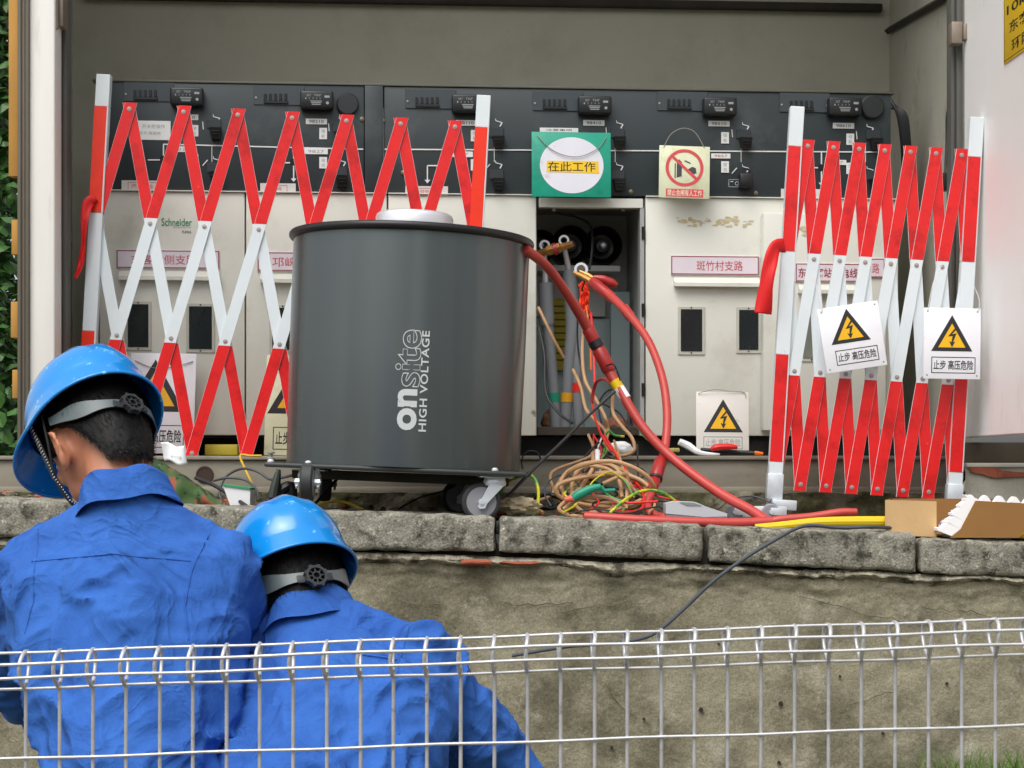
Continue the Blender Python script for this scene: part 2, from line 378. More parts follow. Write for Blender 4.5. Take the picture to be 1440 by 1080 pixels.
# two unseen blocks added behind the viewer; the gap makes the drum's bright streak
for x0, x1, nm_ in ((-26, 1.4, 'unseen grey block added behind the viewer on the left to reflect in the drum'), (5.6, 24, 'unseen grey block added behind the viewer on the right to reflect in the drum')):
    t = thing('reflection_block', nm_, 'added_block', ((x0 + x1) / 2, -14, -1.5))
    b = MB(); b.box(x0, x1, -18, -12, -1.6, 4.2); obj('wall', b, mat('added block grey', (150, 148, 142), .8, var=.1), t, True)
    b = MB()
    for i in range(int((x1 - x0) / 3)):
        for k in range(2): b.box(x0 + .8 + i * 3, x0 + 2.2 + i * 3, -11.99, -11.95, 0 + k * 2.6, 1.4 + k * 2.6)
    obj('windows', b, GLASSD, t, True, kind='stuff')

# ------------------------------------------------------------------ retaining wall
rw = thing('retaining_wall', 'low cement rendered retaining wall, stained and topped by rough coping stones', 'wall', (0, 4.75, -1.1))
def wall_fn(u, v):
    x = -2.6 + 5.2 * u
    zt = ZT(x) - .1095 - .005 * nz((x * 6, 0, 4)) - .005 * abs(nz((x * 17, 0, 9))); z0 = -1.15
    z = z0 + (zt - z0) * (1 - (1 - v) ** 1.35)
    d = zt - z
    edge = .036 + .022 * nz((x * 4, 1, 1)) + .016 * nz((x * 15, 1, 1)) + .006 * nz((x * 45, 1, 1))
    lip = .017 * (.5 + .8 * abs(nz((x * 3, 7, 7)))) * (1 if d < edge else max(0, 1 - (d - edge) / .02))
    y = 4.728 - lip * (.7 + .5 * nz((x * 7, z * 7, 3))) + .006 * nz((x * 3, z * 3, 1)) + .004 * nz((x * 18, z * 18, 5)) + (.004 * nz((x * 50, z * 50, 5)) if d < .09 else 0)
    return (x, y, z)
obj('rendered_face', MB().grid(wall_fn, 520, 130), WALL, rw, True, smooth=70)
mb = MB()
def lip_fn(u, v):
    x = -2.6 + 5.2 * u
    zt = ZT(x) - .104 - .005 * nz((x * 6, 0, 4)) - .007 * abs(nz((x * 23, 2, 2)))
    hgt = .028 + .016 * nz((x * 5, 3, 3)) + .008 * nz((x * 21, 3, 1))
    a = v * PI
    return (x, 4.722 - .024 * math.sin(a) * (.8 + .6 * nz((x * 11, v * 2, 0))) + .012 * abs(nz((x * 40, v * 6, 3))), zt - hgt * v)
mb.grid(lip_fn, 600, 8)
obj('mortar_ledge', mb, MORTAR, rw, True, smooth=50)
mb = MB()
mb.grid(lambda u, v: (-2.6 + 5.2 * u, 4.745 + .01 * nz((u * 60, v * 3, 0)), ZT(-2.6 + 5.2 * u) - .07 - .09 * v), 120, 4); obj('bedding_joint', mb, mat('shadow gap bedding', (58, 54, 44), .95, var=.3, vscale=20), rw, True)  # bedding coloured dark for the shadow gap under the coping
def rock(mb, x0, x1, y0, y1, za0, za1, zb0, zb1, amp=.006, nx=46, ny=10, nzv=10, seed=0):
    """rough block; z runs from zb (bottom) to za (top) at the left / right end"""
    bm = bmesh.new(); vs = {}
    def pt(i, j, k):
        key = (i, j, k)
        if key in vs: return vs[key]
        u, v, t = i / nx, j / ny, k / nzv
        x = x0 + (x1 - x0) * u; y = y0 + (y1 - y0) * v
        zb = zb0 + (zb1 - zb0) * u; za = za0 + (za1 - za0) * u; z = zb + (za - zb) * t
        cx, cy, cz = (x0 + x1) / 2, (y0 + y1) / 2, (za0 + za1 + zb0 + zb1) / 4
        # round the arrises
        hx, hy, hz = abs(x1 - x0) / 2, abs(y1 - y0) / 2, abs(za0 - zb0) / 2
        dx, dy, dz = hx - abs(x - cx), hy - abs(y - cy), hz - abs((t - .5) * 2 * hz)
        r = .011 + .006 * nz((x * 9 + seed, y * 9, z * 9))
        ds = sorted([max(0, dx), max(0, dy), max(0, dz)])
        pull = max(0, r - ds[1]) * .36 + max(0, .012 - ds[2]) * .0
        n_ = Vector(((x - cx) / hx if dx < r else 0, (y - cy) / hy if dy < r else 0, (t - .5) * 2 if dz < r else 0))
        p = Vector((x, y, z)) - n_ * pull
        q = p * 1.0 + Vector((seed, 0, 0))
        p += Vector((nz(q * 22), nz(q * 22 + Vector((9, 0, 0))), nz(q * 22 + Vector((0, 9, 0))))) * amp
        p += Vector((nz(q * 60), nz(q * 60 + Vector((9, 0, 0))), nz(q * 60 + Vector((0, 9, 0))))) * amp * .45
        vs[key] = bm.verts.new(p); return vs[key]
    for j in range(ny):
        for i in range(nx):
            bm.faces.new([pt(i, j, nzv), pt(i + 1, j, nzv), pt(i + 1, j + 1, nzv), pt(i, j + 1, nzv)])
            bm.faces.new([pt(i, j + 1, 0), pt(i + 1, j + 1, 0), pt(i + 1, j, 0), pt(i, j, 0)])
    for k in range(nzv):
        for i in range(nx):
            bm.faces.new([pt(i, 0, k), pt(i + 1, 0, k), pt(i + 1, 0, k + 1), pt(i, 0, k + 1)])
            bm.faces.new([pt(i + 1, ny, k), pt(i, ny, k), pt(i, ny, k + 1), pt(i + 1, ny, k + 1)])
        for j in range(ny):
            bm.faces.new([pt(0, j + 1, k), pt(0, j, k), pt(0, j, k + 1), pt(0, j + 1, k + 1)])
            bm.faces.new([pt(nx, j, k), pt(nx, j + 1, k), pt(nx, j + 1, k + 1), pt(nx, j, k + 1)])
    bm.normal_update(); mb.addbm(bm); bm.free()
S47 = 4.7 / F
for i, (a, b, ta, tb, ba, bb) in enumerate(((-490, -194, 684, 694, 738, 748), (-190, 103, 695, 705, 750, 760), (108, 398, 706, 716, 760, 770), (403, 696, 716, 726, 772, 777), (702, 989, 726, 738, 777, 790), (997, 1289, 740, 750, 791, 806), (1294, 1585, 757, 766, 807, 819), (1590, 1880, 768, 778, 822, 832))):
    m_ = MB(); z = lambda py: (HZ - py) * S47
    rock(m_, (a - 720) * S47, (b - 720) * S47, 4.7, 4.96, z(ta), z(tb), z(ba), z(bb), seed=i * 7.3, amp=.005)
    obj('coping_stone', m_, STONE, rw, True, smooth=60)
rnd = random.Random(77)
for px, py, r_ in ((985, 997, 3.2), (1097, 988, 3.6), (1095, 1071, 2.6), (1180, 950, 1.8), (905, 1010, 1.8), (1240, 1030, 2.2), (1330, 960, 1.9), (860, 1050, 2.2), (1010, 905, 1.6)):
    c = P(px, py, 4.735); m_ = MB(); q_ = [(c.x + r_ * .0019 * math.cos(a) * rnd.uniform(.6, 1.2), c.z + r_ * .0019 * math.sin(a) * rnd.uniform(.6, 1.2)) for a in [2 * PI * k / 9 for k in range(9)]]
    m_.prism(q_, 4.7175, 4.7395); obj('pit', m_, mat('dark pit', (48, 44, 36), .95), rw, True)
m_ = MB()
for x0, y0, n_, dx, dy in ((690, 845, 14, 9, 1.5), (780, 862, 16, 10, -1), (1120, 838, 18, 11, 1.4), (1180, 1000, 12, 7, -2), (850, 960, 10, 5, 6), (560, 842, 10, 8, 2), (1290, 850, 12, 9, 1)):
    x, y = x0, y0; pts = []
    for k in range(n_):
        X = (x - 720) / F * 4.728; Z = (HZ - y) / F * 4.728
        pts.append((X, 4.7205 + .006 * nz((X * 3, Z * 3, 1)) + .004 * nz((X * 18, Z * 18, 5)), Z)); x += dx * rnd.uniform(.5, 1.4); y += dy + rnd.uniform(-4, 4)
    m_.tube(pts, [.0004] + [rnd.uniform(.0006, .0016) for k in range(n_ - 2)] + [.0003], 5)
obj('hairline_cracks', m_, mat('dark crack', (92, 86, 70), .95), rw, True, kind='stuff')
for (a, b, ta, ba) in ((648, 694, 786, 795), (700, 760, 789, 794)):
    m_ = MB(); rock(m_, (a - 720) * S47, (b - 720) * S47, 4.685, 4.72, (HZ - ta) * S47, (HZ - ta - 1) * S47, (HZ - ba) * S47, (HZ - ba - 1) * S47, amp=.003, nx=12, ny=3, nzv=3, seed=a)
    obj('exposed_brick', m_, BRICK, rw, True)

# ------------------------------------------------------------------ kiosk (open enclosure)
ko = thing('switchgear_kiosk', 'open walk-in metal kiosk with white doors swung wide around the switchgear', 'kiosk', (0, 5.5, -.1))
def slab(name, p, q, z0, z1, th, m, nudge=1, mw_=WHITE_DOOR):
    """vertical slab from plan point p to q, thickness th to the side"""
    p = Vector((p[0], p[1])); q = Vector((q[0], q[1])); d = (q - p).normalized(); n = Vector((-d.y, d.x)) * th * nudge
    pts = [p, q, q + n, p + n]
    b = MB(); b.add([(v.x, v.y, z0) for v in pts] + [(v.x, v.y, z1) for v in pts], [(0, 3, 2, 1), (4, 5, 6, 7), (0, 1, 5, 4), (1, 2, 6, 5), (2, 3, 7, 6), (3, 0, 4, 7)])
    bm = bmesh.new(); me = b.mesh('x', m, 0); bm.from_mesh(me); bmesh.ops.recalc_face_normals(bm, faces=bm.faces)
    bmesh.ops.bevel(bm, geom=bm.edges[:], offset=.003, segments=2, affect='EDGES'); b2 = MB().addbm(bm); bm.free(); bpy.data.meshes.remove(me)
    return obj(name, b2, m, ko, True)
slab('back_wall', (-1.66, 6.7), (1.47, 6.9), .02, 2.6, .04, OLIVE)
slab('side_wall', (-1.405, 5.55), (-1.655, 6.695), .02, 2.6, .04, OLIVE2, 1)
slab('side_wall', (1.41, 5.6), (1.462, 6.89), .02, 2.6, .04, OLIVE2, -1)
b = MB(); b.box(-1.75, 1.6, 5.6, 7.0, 2.61, 2.7); obj('roof', b, mat('pale ceiling', (178, 176, 164), .8, var=.08), ko, True)  # unseen roof raised, set back and lightened so daylight reaches the back wall
b = MB(); b.rbox(-1.62, 1.45, 5.5, 5.56, 2.5, 2.6, .004); obj('head_beam', b, JAMB, ko, True)
b = MB(); b.tube([(1.45, 6.86, 1.7), (1.405, 5.72, 1.53)], .014, 4); obj('roof_trim', b, CEIL, ko, True)
slab('wall_trim', (-1.6, 6.66), (1.43, 6.855), 1.775, 1.805, .03, CEIL)
# frame posts
b = MB(); b.rbox(*[P(x, 0, 5.5).x for x in (78, 84)], 5.5, 5.56, .02, 2.6, .002); b.rbox(*[P(x, 0, 5.5).x for x in (84.5, 91)], 5.52, 5.58, .02, 2.6, .002)
obj('frame_post', b, JAMB, ko, True)
b = MB(); b.rbox(*[P(x, 0, 5.5).x for x in (1340, 1345.5)], 5.52, 5.58, .02, 2.6, .002); b.rbox(*[P(x, 0, 5.5).x for x in (1346, 1354)], 5.5, 5.56, .02, 2.6, .002)
obj('frame_post', b, JAMB, ko, True)
# left door
b = MB(); b.rbox(P(41, 0, 5.41).x, P(77, 0, 5.41).x, 5.41, 5.495, .08, 2.2, .006, 3)
ld = obj('door', b, WHITE_OLD, ko, True); ld['label'] = 'grimy white door leaf with yellowed board on its outer edge'
b = MB(); x0, x1 = P(25, 0, 5.40).x, P(40.5, 0, 5.40).x; b.rbox(x0, x1, 5.395, 5.49, .08, 2.2, .002); b.rbox(x0 + .004, x0 + .012, 5.389, 5.395, .08, 2.2, .001); b.rbox(x0 + .019, x0 + .023, 5.391, 5.395, .08, 2.2, .001)
obj('edge_trim', b, BROWN_EDGE, ld, True)
for a, c, xl in ((-80, 248, 12), (309, 358, 16), (424, 475, 15), (520, 560, 17)):
    p0, p1 = P(xl, a, 5.42), P(25, c, 5.42); b = MB(); b.rbox(p0.x, p1.x + .002, 5.42, 5.46, p1.z, p0.z, .002); obj('board_strip', b, PLY, ld, True)
b = MB(); b.rbox(P(77.5, 0, 5.46).x, P(91, 0, 5.46).x, 5.44, 5.498, P(0, 38, 5.45).z, P(0, -12, 5.45).z, .004); b.cyl((P(80, 0, 5.44).x, 5.43, P(0, 42, 5.44).z), (P(80, 0, 5.44).x, 5.43, P(0, -15, 5.44).z), .008)
obj('hinge', b, HINGE, ld, True)
# right door, folded back towards the viewer
rd = slab('door', P(1356, 0, 5.47)[:2], (1.4526, 4.2), .104, 2.2, .036, WHITE_DOOR, 1)
rd['label'] = 'broad clean white door leaf carrying the yellow sign'
b = MB(); q = P(1337, 62, 5.46); q1 = P(1353, 31, 5.46); b.rbox(q.x, q1.x, 5.45, 5.498, q.z, q1.z, .004); b.rbox(q1.x, q1.x + .012, 5.44, 5.47, q.z + .01, q1.z - .008, .003)
obj('hinge', b, HINGE, rd, True)
# plinth beam with lip, holes
bp_ = MB()
D_ = 5.5; zt_, zb_ = (HZ - 641) / F * D_, (HZ - 690) / F * D_
b = MB(); b.rbox(-1.75, 1.36, 5.5, 5.9, zb_, zt_ - .0125, .003); b.rbox(-1.75, 1.36, 5.488, 5.9, zt_ - .012, zt_, .002); b.rbox(-1.75, 1.36, 5.49, 5.505, zb_ - .008, zb_ + .012, .002)
obj('plinth_beam', b, BEAM, ko, True)
for px, py, r in ((288, 668, 11), (1346, 669, 11), (-60, 668, 11)):
    c = P(px, py, D_); b = MB(); b.lathe([(r * D_ / F * 1.15, 0), (r * D_ / F * 1.15, .002), (r * D_ / F * .95, .003), (r * D_ / F * .9, .0015)], 24, Matrix.Translation((c.x, 5.4995, c.z)) @ Matrix.Rotation(PI / 2, 4, 'X')); obj('conduit_hole', b, mat('dark hole', (60, 44, 36), .8), ko, True)  # holes drawn as dark discs on the beam face
# recessed dark base between beam and cabinets
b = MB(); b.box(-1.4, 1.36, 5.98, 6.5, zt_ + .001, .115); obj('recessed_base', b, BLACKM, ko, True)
# pieces under the right door
b = MB(); b.rbox(1.365, 2.6, 5.42, 6.0, P(0, 652, 5.42).z, P(0, 622, 5.42).z, .004); obj('sill', b, mat('dark brown sill', (82, 72, 58), .7, var=.2, vscale=9), ko, True)
b = MB(); b.rbox(1.37, 2.6, 5.36, 5.419, P(0, 657, 5.36).z, P(0, 651, 5.36).z, .003); obj('sill_strip', b, mat('pale strip', (196, 192, 178), .7, var=.1), ko, True)
def base_fn(u, v):
    x = 1.37 + 1.23 * u; z0 = ZT(x) - .02; z1 = P(0, 657.5, 5.36).z
    z = z0 + (z1 - z0) * v
    return (x, 5.372 + .003 * nz((x * 20, z * 20, 0)), z)
obj('rendered_base', MB().grid(base_fn, 60, 14), mat('pale render', (176, 172, 156), .85, var=.1, vscale=9, bump=.003, bscale=50), ko, True)
poly = [P(x, y, 5.366) for x, y in ((1361, 655), (1365, 664), (1382, 667), (1398, 672), (1415, 671), (1440, 670), (1460, 668), (1460, 666), (1425, 663), (1410, 662), (1395, 656))]
b = MB(); b.prism([(p.x, p.z) for p in poly], 5.362, 5.3685); obj('exposed_brickwork', b, BRICK, ko, True)
# rough concrete footing below the beam
def foot_fn(u, v):
    x = -2.2 + 4.6 * u; zt = zb_ - .004 + .006 * nz((x * 8, 0, 1)); zb = ZT(x) - .03
    if v < .35: t = v / .35; y = 5.5 - .06 * t; z = zt - .004 * nz((x * 30, t * 3, 0)) * t
    else: t = (v - .35) / .65; y = 5.44 + .02 * t; z = zt + (zb - zt) * t
    return (x, y + .016 * nz((x * 10, z * 14, 3)) + .009 * nz((x * 33, z * 33, 7)), z)
obj('rough_footing', MB().grid(foot_fn, 420, 14), CONC, ko, True, smooth=60)

# ------------------------------------------------------------------ switchgear, built on the plane of its front
TH = math.atan(.0745); O_ = Vector((0, 5.9003, 0))
sg = thing('switchgear', 'long ring main switchgear, slate control panel above cream doors', 'switchgear', (0, 5.9003, 0), (0, 0, TH))
def cD(px): return 5.9003 / (1 - .0745 * (px - 720) / F)
def cu(px): return (px - 720) / F * cD(px) / math.cos(TH)
def cz(px, py): return (HZ - py) / F * cD(px)
def cb(mb, x0, y0, x1, y1, v0, v1, r=.002, mi=0, seg=1):
    m_ = (x0 + x1) / 2; return mb.rbox(cu(x0), cu(x1), v0, v1, cz(m_, y1), cz(m_, y0), r, seg, mi)
def ctext(mb, s, x0, y0, x1, y1, v, **k):
    m_ = (x0 + x1) / 2; return text(mb, s, cu(x0), cu(x1), cz(m_, y1), cz(m_, y0), v, **k)
ZTOP = 1.272; ZSEAM = .918; ZBOT = .119
ytop = lambda px: HZ - ZTOP * F / cD(px); yseam = lambda px: HZ - ZSEAM * F / cD(px)
def upper(x0, x1, v0, v1, m, nm='control_panel'):
    b = MB(); b.rbox(cu(x0), cu(x1), v0, v1, ZSEAM + .002, ZTOP, .003); return obj(nm, b, m, sg)
cp1 = upper(137, 512, 0, .35, SLATE); upper(512.8, 539, -.006, .35, SLATE, 'joint_strip'); cp2 = upper(540, 1253, .001, .35, SLATE)
b = MB(); b.rbox(cu(130), cu(1258), -.004, .36, ZTOP + .001, ZTOP + .008, .001); obj('top_lip', b, mat('olive lip', (92, 92, 80), .6), sg)
def pnl(px): return cp1 if px < 512 else cp2
# vent grilles, relays, labels
for px, py in ((205, 133), (388, 138), (601, 143), (780, 146), (955, 146), (1127, 148)):
    b = MB(); cb(b, px - 31, py - 17, px + 40, py + 10, -.003, -.0006, .001); h = pnl(px)
    g = obj('knockout_plate', b, mat('slate plate', (60, 68, 73), .45), sg)
    b = MB(); cb(b, px - 17, py + 4, px + 17, py + 8, -.009, -.0032, .001)
    for k in range(5):
        x = px - 15 + k * 7.2; cb(b, x - 1.7, py - 6, x + 1.7, py + 3.5, -.008, -.0032, .001)
    obj('indicator_slot', b, BLACKP, g)
    for sx in (-28, 36):
        b = MB(); c = (cu(px + sx), -.003, cz(px, py)); b.lathe([(.004, 0), (.003, .002)], 10, Matrix.Translation(c) @ Matrix.Rotation(PI / 2, 4, 'X')); obj('screw', b, RIVET, g)
for i, (px, py) in enumerate(((264, 139), (446, 144), (658, 149), (835, 151), (1010, 153), (1185, 153))):
    b = MB(); cb(b, px - 23, py - 13, px + 23, py + 12, -.04, -.0005, .006, seg=3); r = obj('protection_relay', b, BLACKP, sg)
    b = MB(); rnd = random.Random(i)
    ctext(b, 'SET', px - 14, py - 8, px - 8, py - 5, -.0405); ctext(b, 'TRIP', px - 4, py - 8, px + 6, py - 5, -.0405)
    for k in range(5): ctext(b, '%d' % (k + 1), px - 16 + k * 5, py - 3.4, px - 14.4 + k * 5, py - 1, -.0405)
    for k in range(3): cb(b, px - 9 + k, py + 1 + k * 2.3, px + 7 - k * .7, py + 2.2 + k * 2.3, -.0406, -.0403, .0001)
    cb(b, px + 11, py - 6, px + 18, py - 3, -.0406, -.0403, .0001); disc(b, .005, -.0405, 12, cx=cu(px + 15), cz=cz(px, py + 4))
    obj('relay_markings', b, PRINTG, r)
for px, py, rr in ((489, 147, 15.5), (1226, 151, 17)):
    b = MB(); b.lathe([(rr * .00236, 0), (rr * .00236, .01), (rr * .0021, .014), (.001, .0145)], 32, Matrix.Translation((cu(px), -.0005, cz(px, py))) @ Matrix.Rotation(PI / 2, 4, 'X')); obj('round_cover', b, mat('black cover', (34, 38, 40), .5), sg)
def plab(x0, y0, x1, y1, s, m=LABELP, tm=PRINTK, bold=.0, nm='label_plate', lines=None):
    b = MB(); cb(b, x0, y0, x1, y1, -.0025, -.0006, .0005); o = obj(nm, b, m, sg)
    b = MB()
    if lines:
        for s_, a0, a1, a2, a3 in lines: ctext(b, s_, a0, a1, a2, a3, -.0028, bold=bold)
    elif s: ctext(b, s, x0 + (x1 - x0) * .16, y0 + (y1 - y0) * .25, x1 - (x1 - x0) * .16, y1 - (y1 - y0) * .25, -.0028, bold=bold)
    if b.v: obj('lettering', b, tm, o)
    return o
for x0, y0, s in ((249, 161, '98310'), (430, 167, '98210'), (641, 169, '98110'), (820, 169, '98410'), (996, 170, '98510'), (1171, 173, '98610')):
    plab(x0, y0, x0 + 30, y0 + 8, s)
for x0, y0, x1, y1, s in ((241, 206, 268, 214, '9831'), (428, 209, 461, 217, '9827'), (625, 213, 665, 221, '9817'), (1000, 216, 1027, 223, '9857'), (1160, 225, 1190, 232, '9867')):
    plab(x0, y0, x1, y1, s, tm=PRINTR if x0 > 900 else PRINTG)
for x0, y0 in ((268, 176), (449, 180), (662, 183), (1014, 186), (1190, 188)):
    plab(x0, y0, x0 + 11, y0 + 16, None, lines=[('储', x0 + 3, y0 + 2, x0 + 8, y0 + 7), ('能', x0 + 3, y0 + 9, x0 + 8, y0 + 14)], tm=PRINTG)
    plab(x0, y0 + 41, x0 + 11, y0 + 57, None, lines=[('接', x0 + 3, y0 + 43, x0 + 8, y0 + 48), ('地', x0 + 3, y0 + 50, x0 + 8, y0 + 55)], tm=PRINTG)
plab(183, 170, 240, 197, None, lines=[('开关柜操作', 200, 175, 232, 181), ('先断开 再接地', 190, 185, 226, 190)], tm=PRINTG)
plab(759, 180, 813, 186, '注意事项')
for x0, y0, x1, y1 in ((171, 254, 235, 268.5), (366, 258, 416, 271), (570, 262, 630, 276), (1098, 266, 1158, 279.5)):
    o = plab(x0, y0, x1, y1, None, nm='warning_plate', m=mat('off white plate', (214, 212, 208), .5), lines=[('严禁带电', x0 + 14, y0 + 5, x1 - 20, y1 - 3)], tm=PRINTR)
    b = MB(); m_ = (x0 + x1) / 2; frame2(b, cu(x0 + 9), cu(x1 - 12), cz(m_, y1 - .5), cz(m_, y0 + 2.5), .0016, -.0029); obj('border', b, PRINTR, o)
# mimic diagram
b = MB()
def cl(x0, y0, x1, y1, w_=1.7):
    p = Vector((cu(x0), cz(x0, y0))); q = Vector((cu(x1), cz(x1, y1))); d = (q - p).normalized() * w_ * .00118; n = Vector((-d.y, d.x))
    pts = [p - n - d * .0, q - n, q + n, p + n]; b.prism([(a.x, a.y) for a in pts], -.0022, -.0008)
cl(230, 203, 511, 210); cl(541, 210, 1245, 214)
cl(230, 203, 230, 246); cl(413, 208, 413, 252); cl(1155, 214, 1155, 258)
for ax, ay in ((230, 250), (413, 256), (1155, 262), (386, 253), (601, 258)):
    b.prism([(cu(ax - 4), cz(ax, ay - 5)), (cu(ax + 4), cz(ax, ay - 5)), (cu(ax), cz(ax, ay))], -.0024, -.0009)
cl(208, 225, 226, 225); cl(386, 229, 408, 229); cl(386, 229, 386, 249); cl(601, 233, 622, 233); cl(601, 233, 601, 254); cl(1143, 236, 1155, 236)
for px in (303, 480, 700, 870, 1047, 1222):
    for oy in (0, 59):
        y = 164 + (px - 303) * .015 + oy; cl(px - 3, y, px + 6, y + 2.5, 1.1); cl(px + 6, y + 2.5, px + 3, y + 8, 1.6); cl(px - 3, y - 3, px - 3, y, .8)
        cl(px - 18, y + 7, px - 17, y + 18, 1.2) if oy == 0 else cl(px - 18, y + 10, px - 11, y + 2, 1.3)
    cl(px - 5, 205, px - 5, 228, .8)
obj('mimic_diagram', b, PRINTW, sg)
b = MB()
for px, py in ((230, 224), (413, 228), (1155, 236)): disc(b, .012, -.0027, 16, cx=cu(px), cz=cz(px, py))
obj('indicator_disc', b, BLACKM, sg)
for px, py in ((303, 178), (303, 240), (480, 183), (480, 245), (700, 190), (700, 249), (870, 191), (870, 250), (1047, 192), (1230, 193), (1230, 250)):
    b = MB(); cb(b, px - 12, py - 10, px + 8, py + 3, -.004, -.0006, .001); s_ = obj('operating_socket', b, mat('dark socket plate', (44, 50, 54), .5), sg)
    b = MB(); m_ = px
    b.add([(cu(px - 8), -.03, cz(px, py + 3)), (cu(px + 9), -.03, cz(px, py + 3)), (cu(px + 7), -.022, cz(px, py + 19)), (cu(px - 5), -.022, cz(px, py + 19)),
           (cu(px - 8), -.0006, cz(px, py + 3)), (cu(px + 9), -.0006, cz(px, py + 3)), (cu(px + 7), -.0006, cz(px, py + 19)), (cu(px - 5), -.0006, cz(px, py + 19))],
          [(0, 3, 2, 1), (0, 4, 7, 3), (1, 2, 6, 5), (0, 1, 5, 4), (3, 7, 6, 2)])
    cb(b, px - 5, py + 8, px + 7, py + 9.4, -.034, -.029, .001); cb(b, px - 4, py + 12, px + 6, py + 13.2, -.032, -.027, .001)
    obj('socket_flap', b, BLACKP, s_)
# padlock and rotary at the fifth bay
b = MB(); cb(b, 1038, 246, 1056, 266, -.035, -.001, .004, seg=2); c = (cu(1047), -.03, cz(1047, 246)); b.lathe([(.012, -.004), (.018, -.004), (.018, .004), (.012, .004)], 20, Matrix.Translation(c) @ Matrix.Rotation(PI / 2, 4, 'X'), closed=True)
obj('padlock', b, BLACKP, sg)
b = MB(); ring(b, .005, .0065, -.002, 16, cx=cu(1036), cz=cz(1036, 258)); frame2(b, cu(1024.5), cu(1040), cz(1032, 263), cz(1032, 252.5), .001, -.0021); cb(b, 1027, 255, 1031, 256, -.0021, -.0018, .0001); obj('interlock_symbol', b, PRINTW, sg)
for px, py in ((567, 243), (538, 170), (887, 270), (1063, 272), (509, 168)):
    b = MB(); b.lathe([(.008, 0), (.008, .003), (.004, .005)], 12, Matrix.Translation((cu(px), 0, cz(px, py))) @ Matrix.Rotation(PI / 2, 4, 'X')); obj('bolt', b, mat('dull bolt', (112, 110, 90), .5, .5), sg)
# lower carcass
OPX0, OPX1 = 757, 903
for a, c_ in ((139, OPX0 - 2), (OPX1 + 4, 1262)):
    b = MB(); b.box(cu(a), cu(c_), .034, .5, ZBOT + .004, ZSEAM - .002); obj('carcass', b, CREAM_D, sg)
def door(x0, x1, v0=0, v1=.032, zt=ZSEAM - .003, zb=ZBOT, label=None):
    b = MB(); b.rbox(cu(x0), cu(x1), v0, v1, zb, zt, .004, 2); o = obj('cabinet_door', b, CREAM, sg)
    if label: o['label'] = label
    return o
dA = door(140, 344, label='cream cabinet door at the left end'); dB = door(346, 544); dC = door(546, 754)
dD = door(908, 1243, label='cream cabinet door with red lettered village nameplate')
dE = door(1069, 1240, -.05, -.002, zt=cz(1150, 303), zb=cz(1150, 606), label='projecting cream door behind the folded barrier'); dF = door(1245, 1264, .006, .03)
b = MB()
for a, c_ in ((140, 544), (546, 754), (908, 1262)): b.rbox(cu(a), cu(c_), -.008, .03, ZSEAM - .002, ZSEAM + .0015, .0005)
obj('top_flange', b, CREAM, sg)
def dwin(d, x0, y0, x1, y1, v=0, glass=GLASSD):
    b = MB(); cb(b, x0 - 4, y0 - 4, x1 + 4, y1 + 5, v - .004, v - .0005, .001); f_ = obj('window', b, CREAM_D, d)
    b = MB(); cb(b, x0, y0, x1, y1, v - .006, v - .0045, .0005); obj('pane', b, glass, f_)
    b = MB()
    for yy in (y0 - 2, y1 + 2.5): disc(b, .003, v - .0045, 8, cx=cu((x0 + x1) / 2), cz=cz((x0 + x1) / 2, yy))
    obj('screw', b, BLACKM, f_)
for d, x0, y0, x1, y1 in ((dA, 180, 428, 209, 488), (dA, 266, 431, 298, 491), (dB, 383, 433, 412, 492), (dB, 470, 434, 500, 492), (dC, 590, 434, 620, 492), (dC, 670, 434, 700, 492), (dD, 957, 435, 987, 494), (dD, 1039, 436, 1066, 492)):
    dwin(d, x0, y0, x1, y1)
dwin(dE, 1124, 447, 1148, 505, -.05, mat('frosted pane', (122, 124, 116), .3, var=.2))
def nameplate(d, x0, y0, x1, y1, s, tx0, tx1, v=0, hood=True, bold=.004, bm_=PRINTR):
    b = MB(); cb(b, x0, y0, x1, y1, v - .006, v - .0006, .001); o = obj('nameplate', b, PLATE, d)
    b = MB(); m_ = (x0 + x1) / 2; frame2(b, cu(x0 + .5), cu(x1 - .5), cz(m_, y1 - .5), cz(m_, y0 + .5), .0035, v - .0064); obj('border', b, mat('maroon border', (150, 78, 88), .5), o)
    b = MB(); h = (y1 - y0); ctext(b, s, tx0, y0 + h * .26, tx1, y1 - h * .22, v - .0066, bold=bold); obj('lettering', b, bm_, o)
    if hood:
        b = MB(); zc = cz(m_, y1 + 3); z2 = cz(m_, y1 + 17); u0, u1 = cu(x0 + 4), cu(x1)
        b.add([(u0, v, zc), (u1, v, zc), (u1, v - .028, z2 + .012), (u0, v - .028, z2 + .012), (u0, v - .028, z2), (u1, v - .028, z2), (u1, v, z2 + .004), (u0, v, z2 + .004)],
              [(0, 3, 2, 1), (3, 4, 5, 2), (4, 7, 6, 5), (0, 7, 4, 3), (1, 2, 5, 6)])
        obj('handle_hood', b, CREAM, d)
nameplate(dA, 164, 352, 309, 378, '东客站侧支路', 185, 277)
nameplate(dB, 362, 355, 500, 382, '邛崃山支路', 383, 470)
nameplate(dD, 943, 360, 1067, 387, '斑竹村支路', 979, 1044)
nameplate(dE, 1113, 373, 1204, 399, '东站客站充电线', 1117, 1200, -.05, bold=.012, bm_=mat('maroon print', (150, 40, 54), .6))
nameplate(dE, 1212, 366, 1238, 393, '路', 1220, 1230, -.05, hood=False)
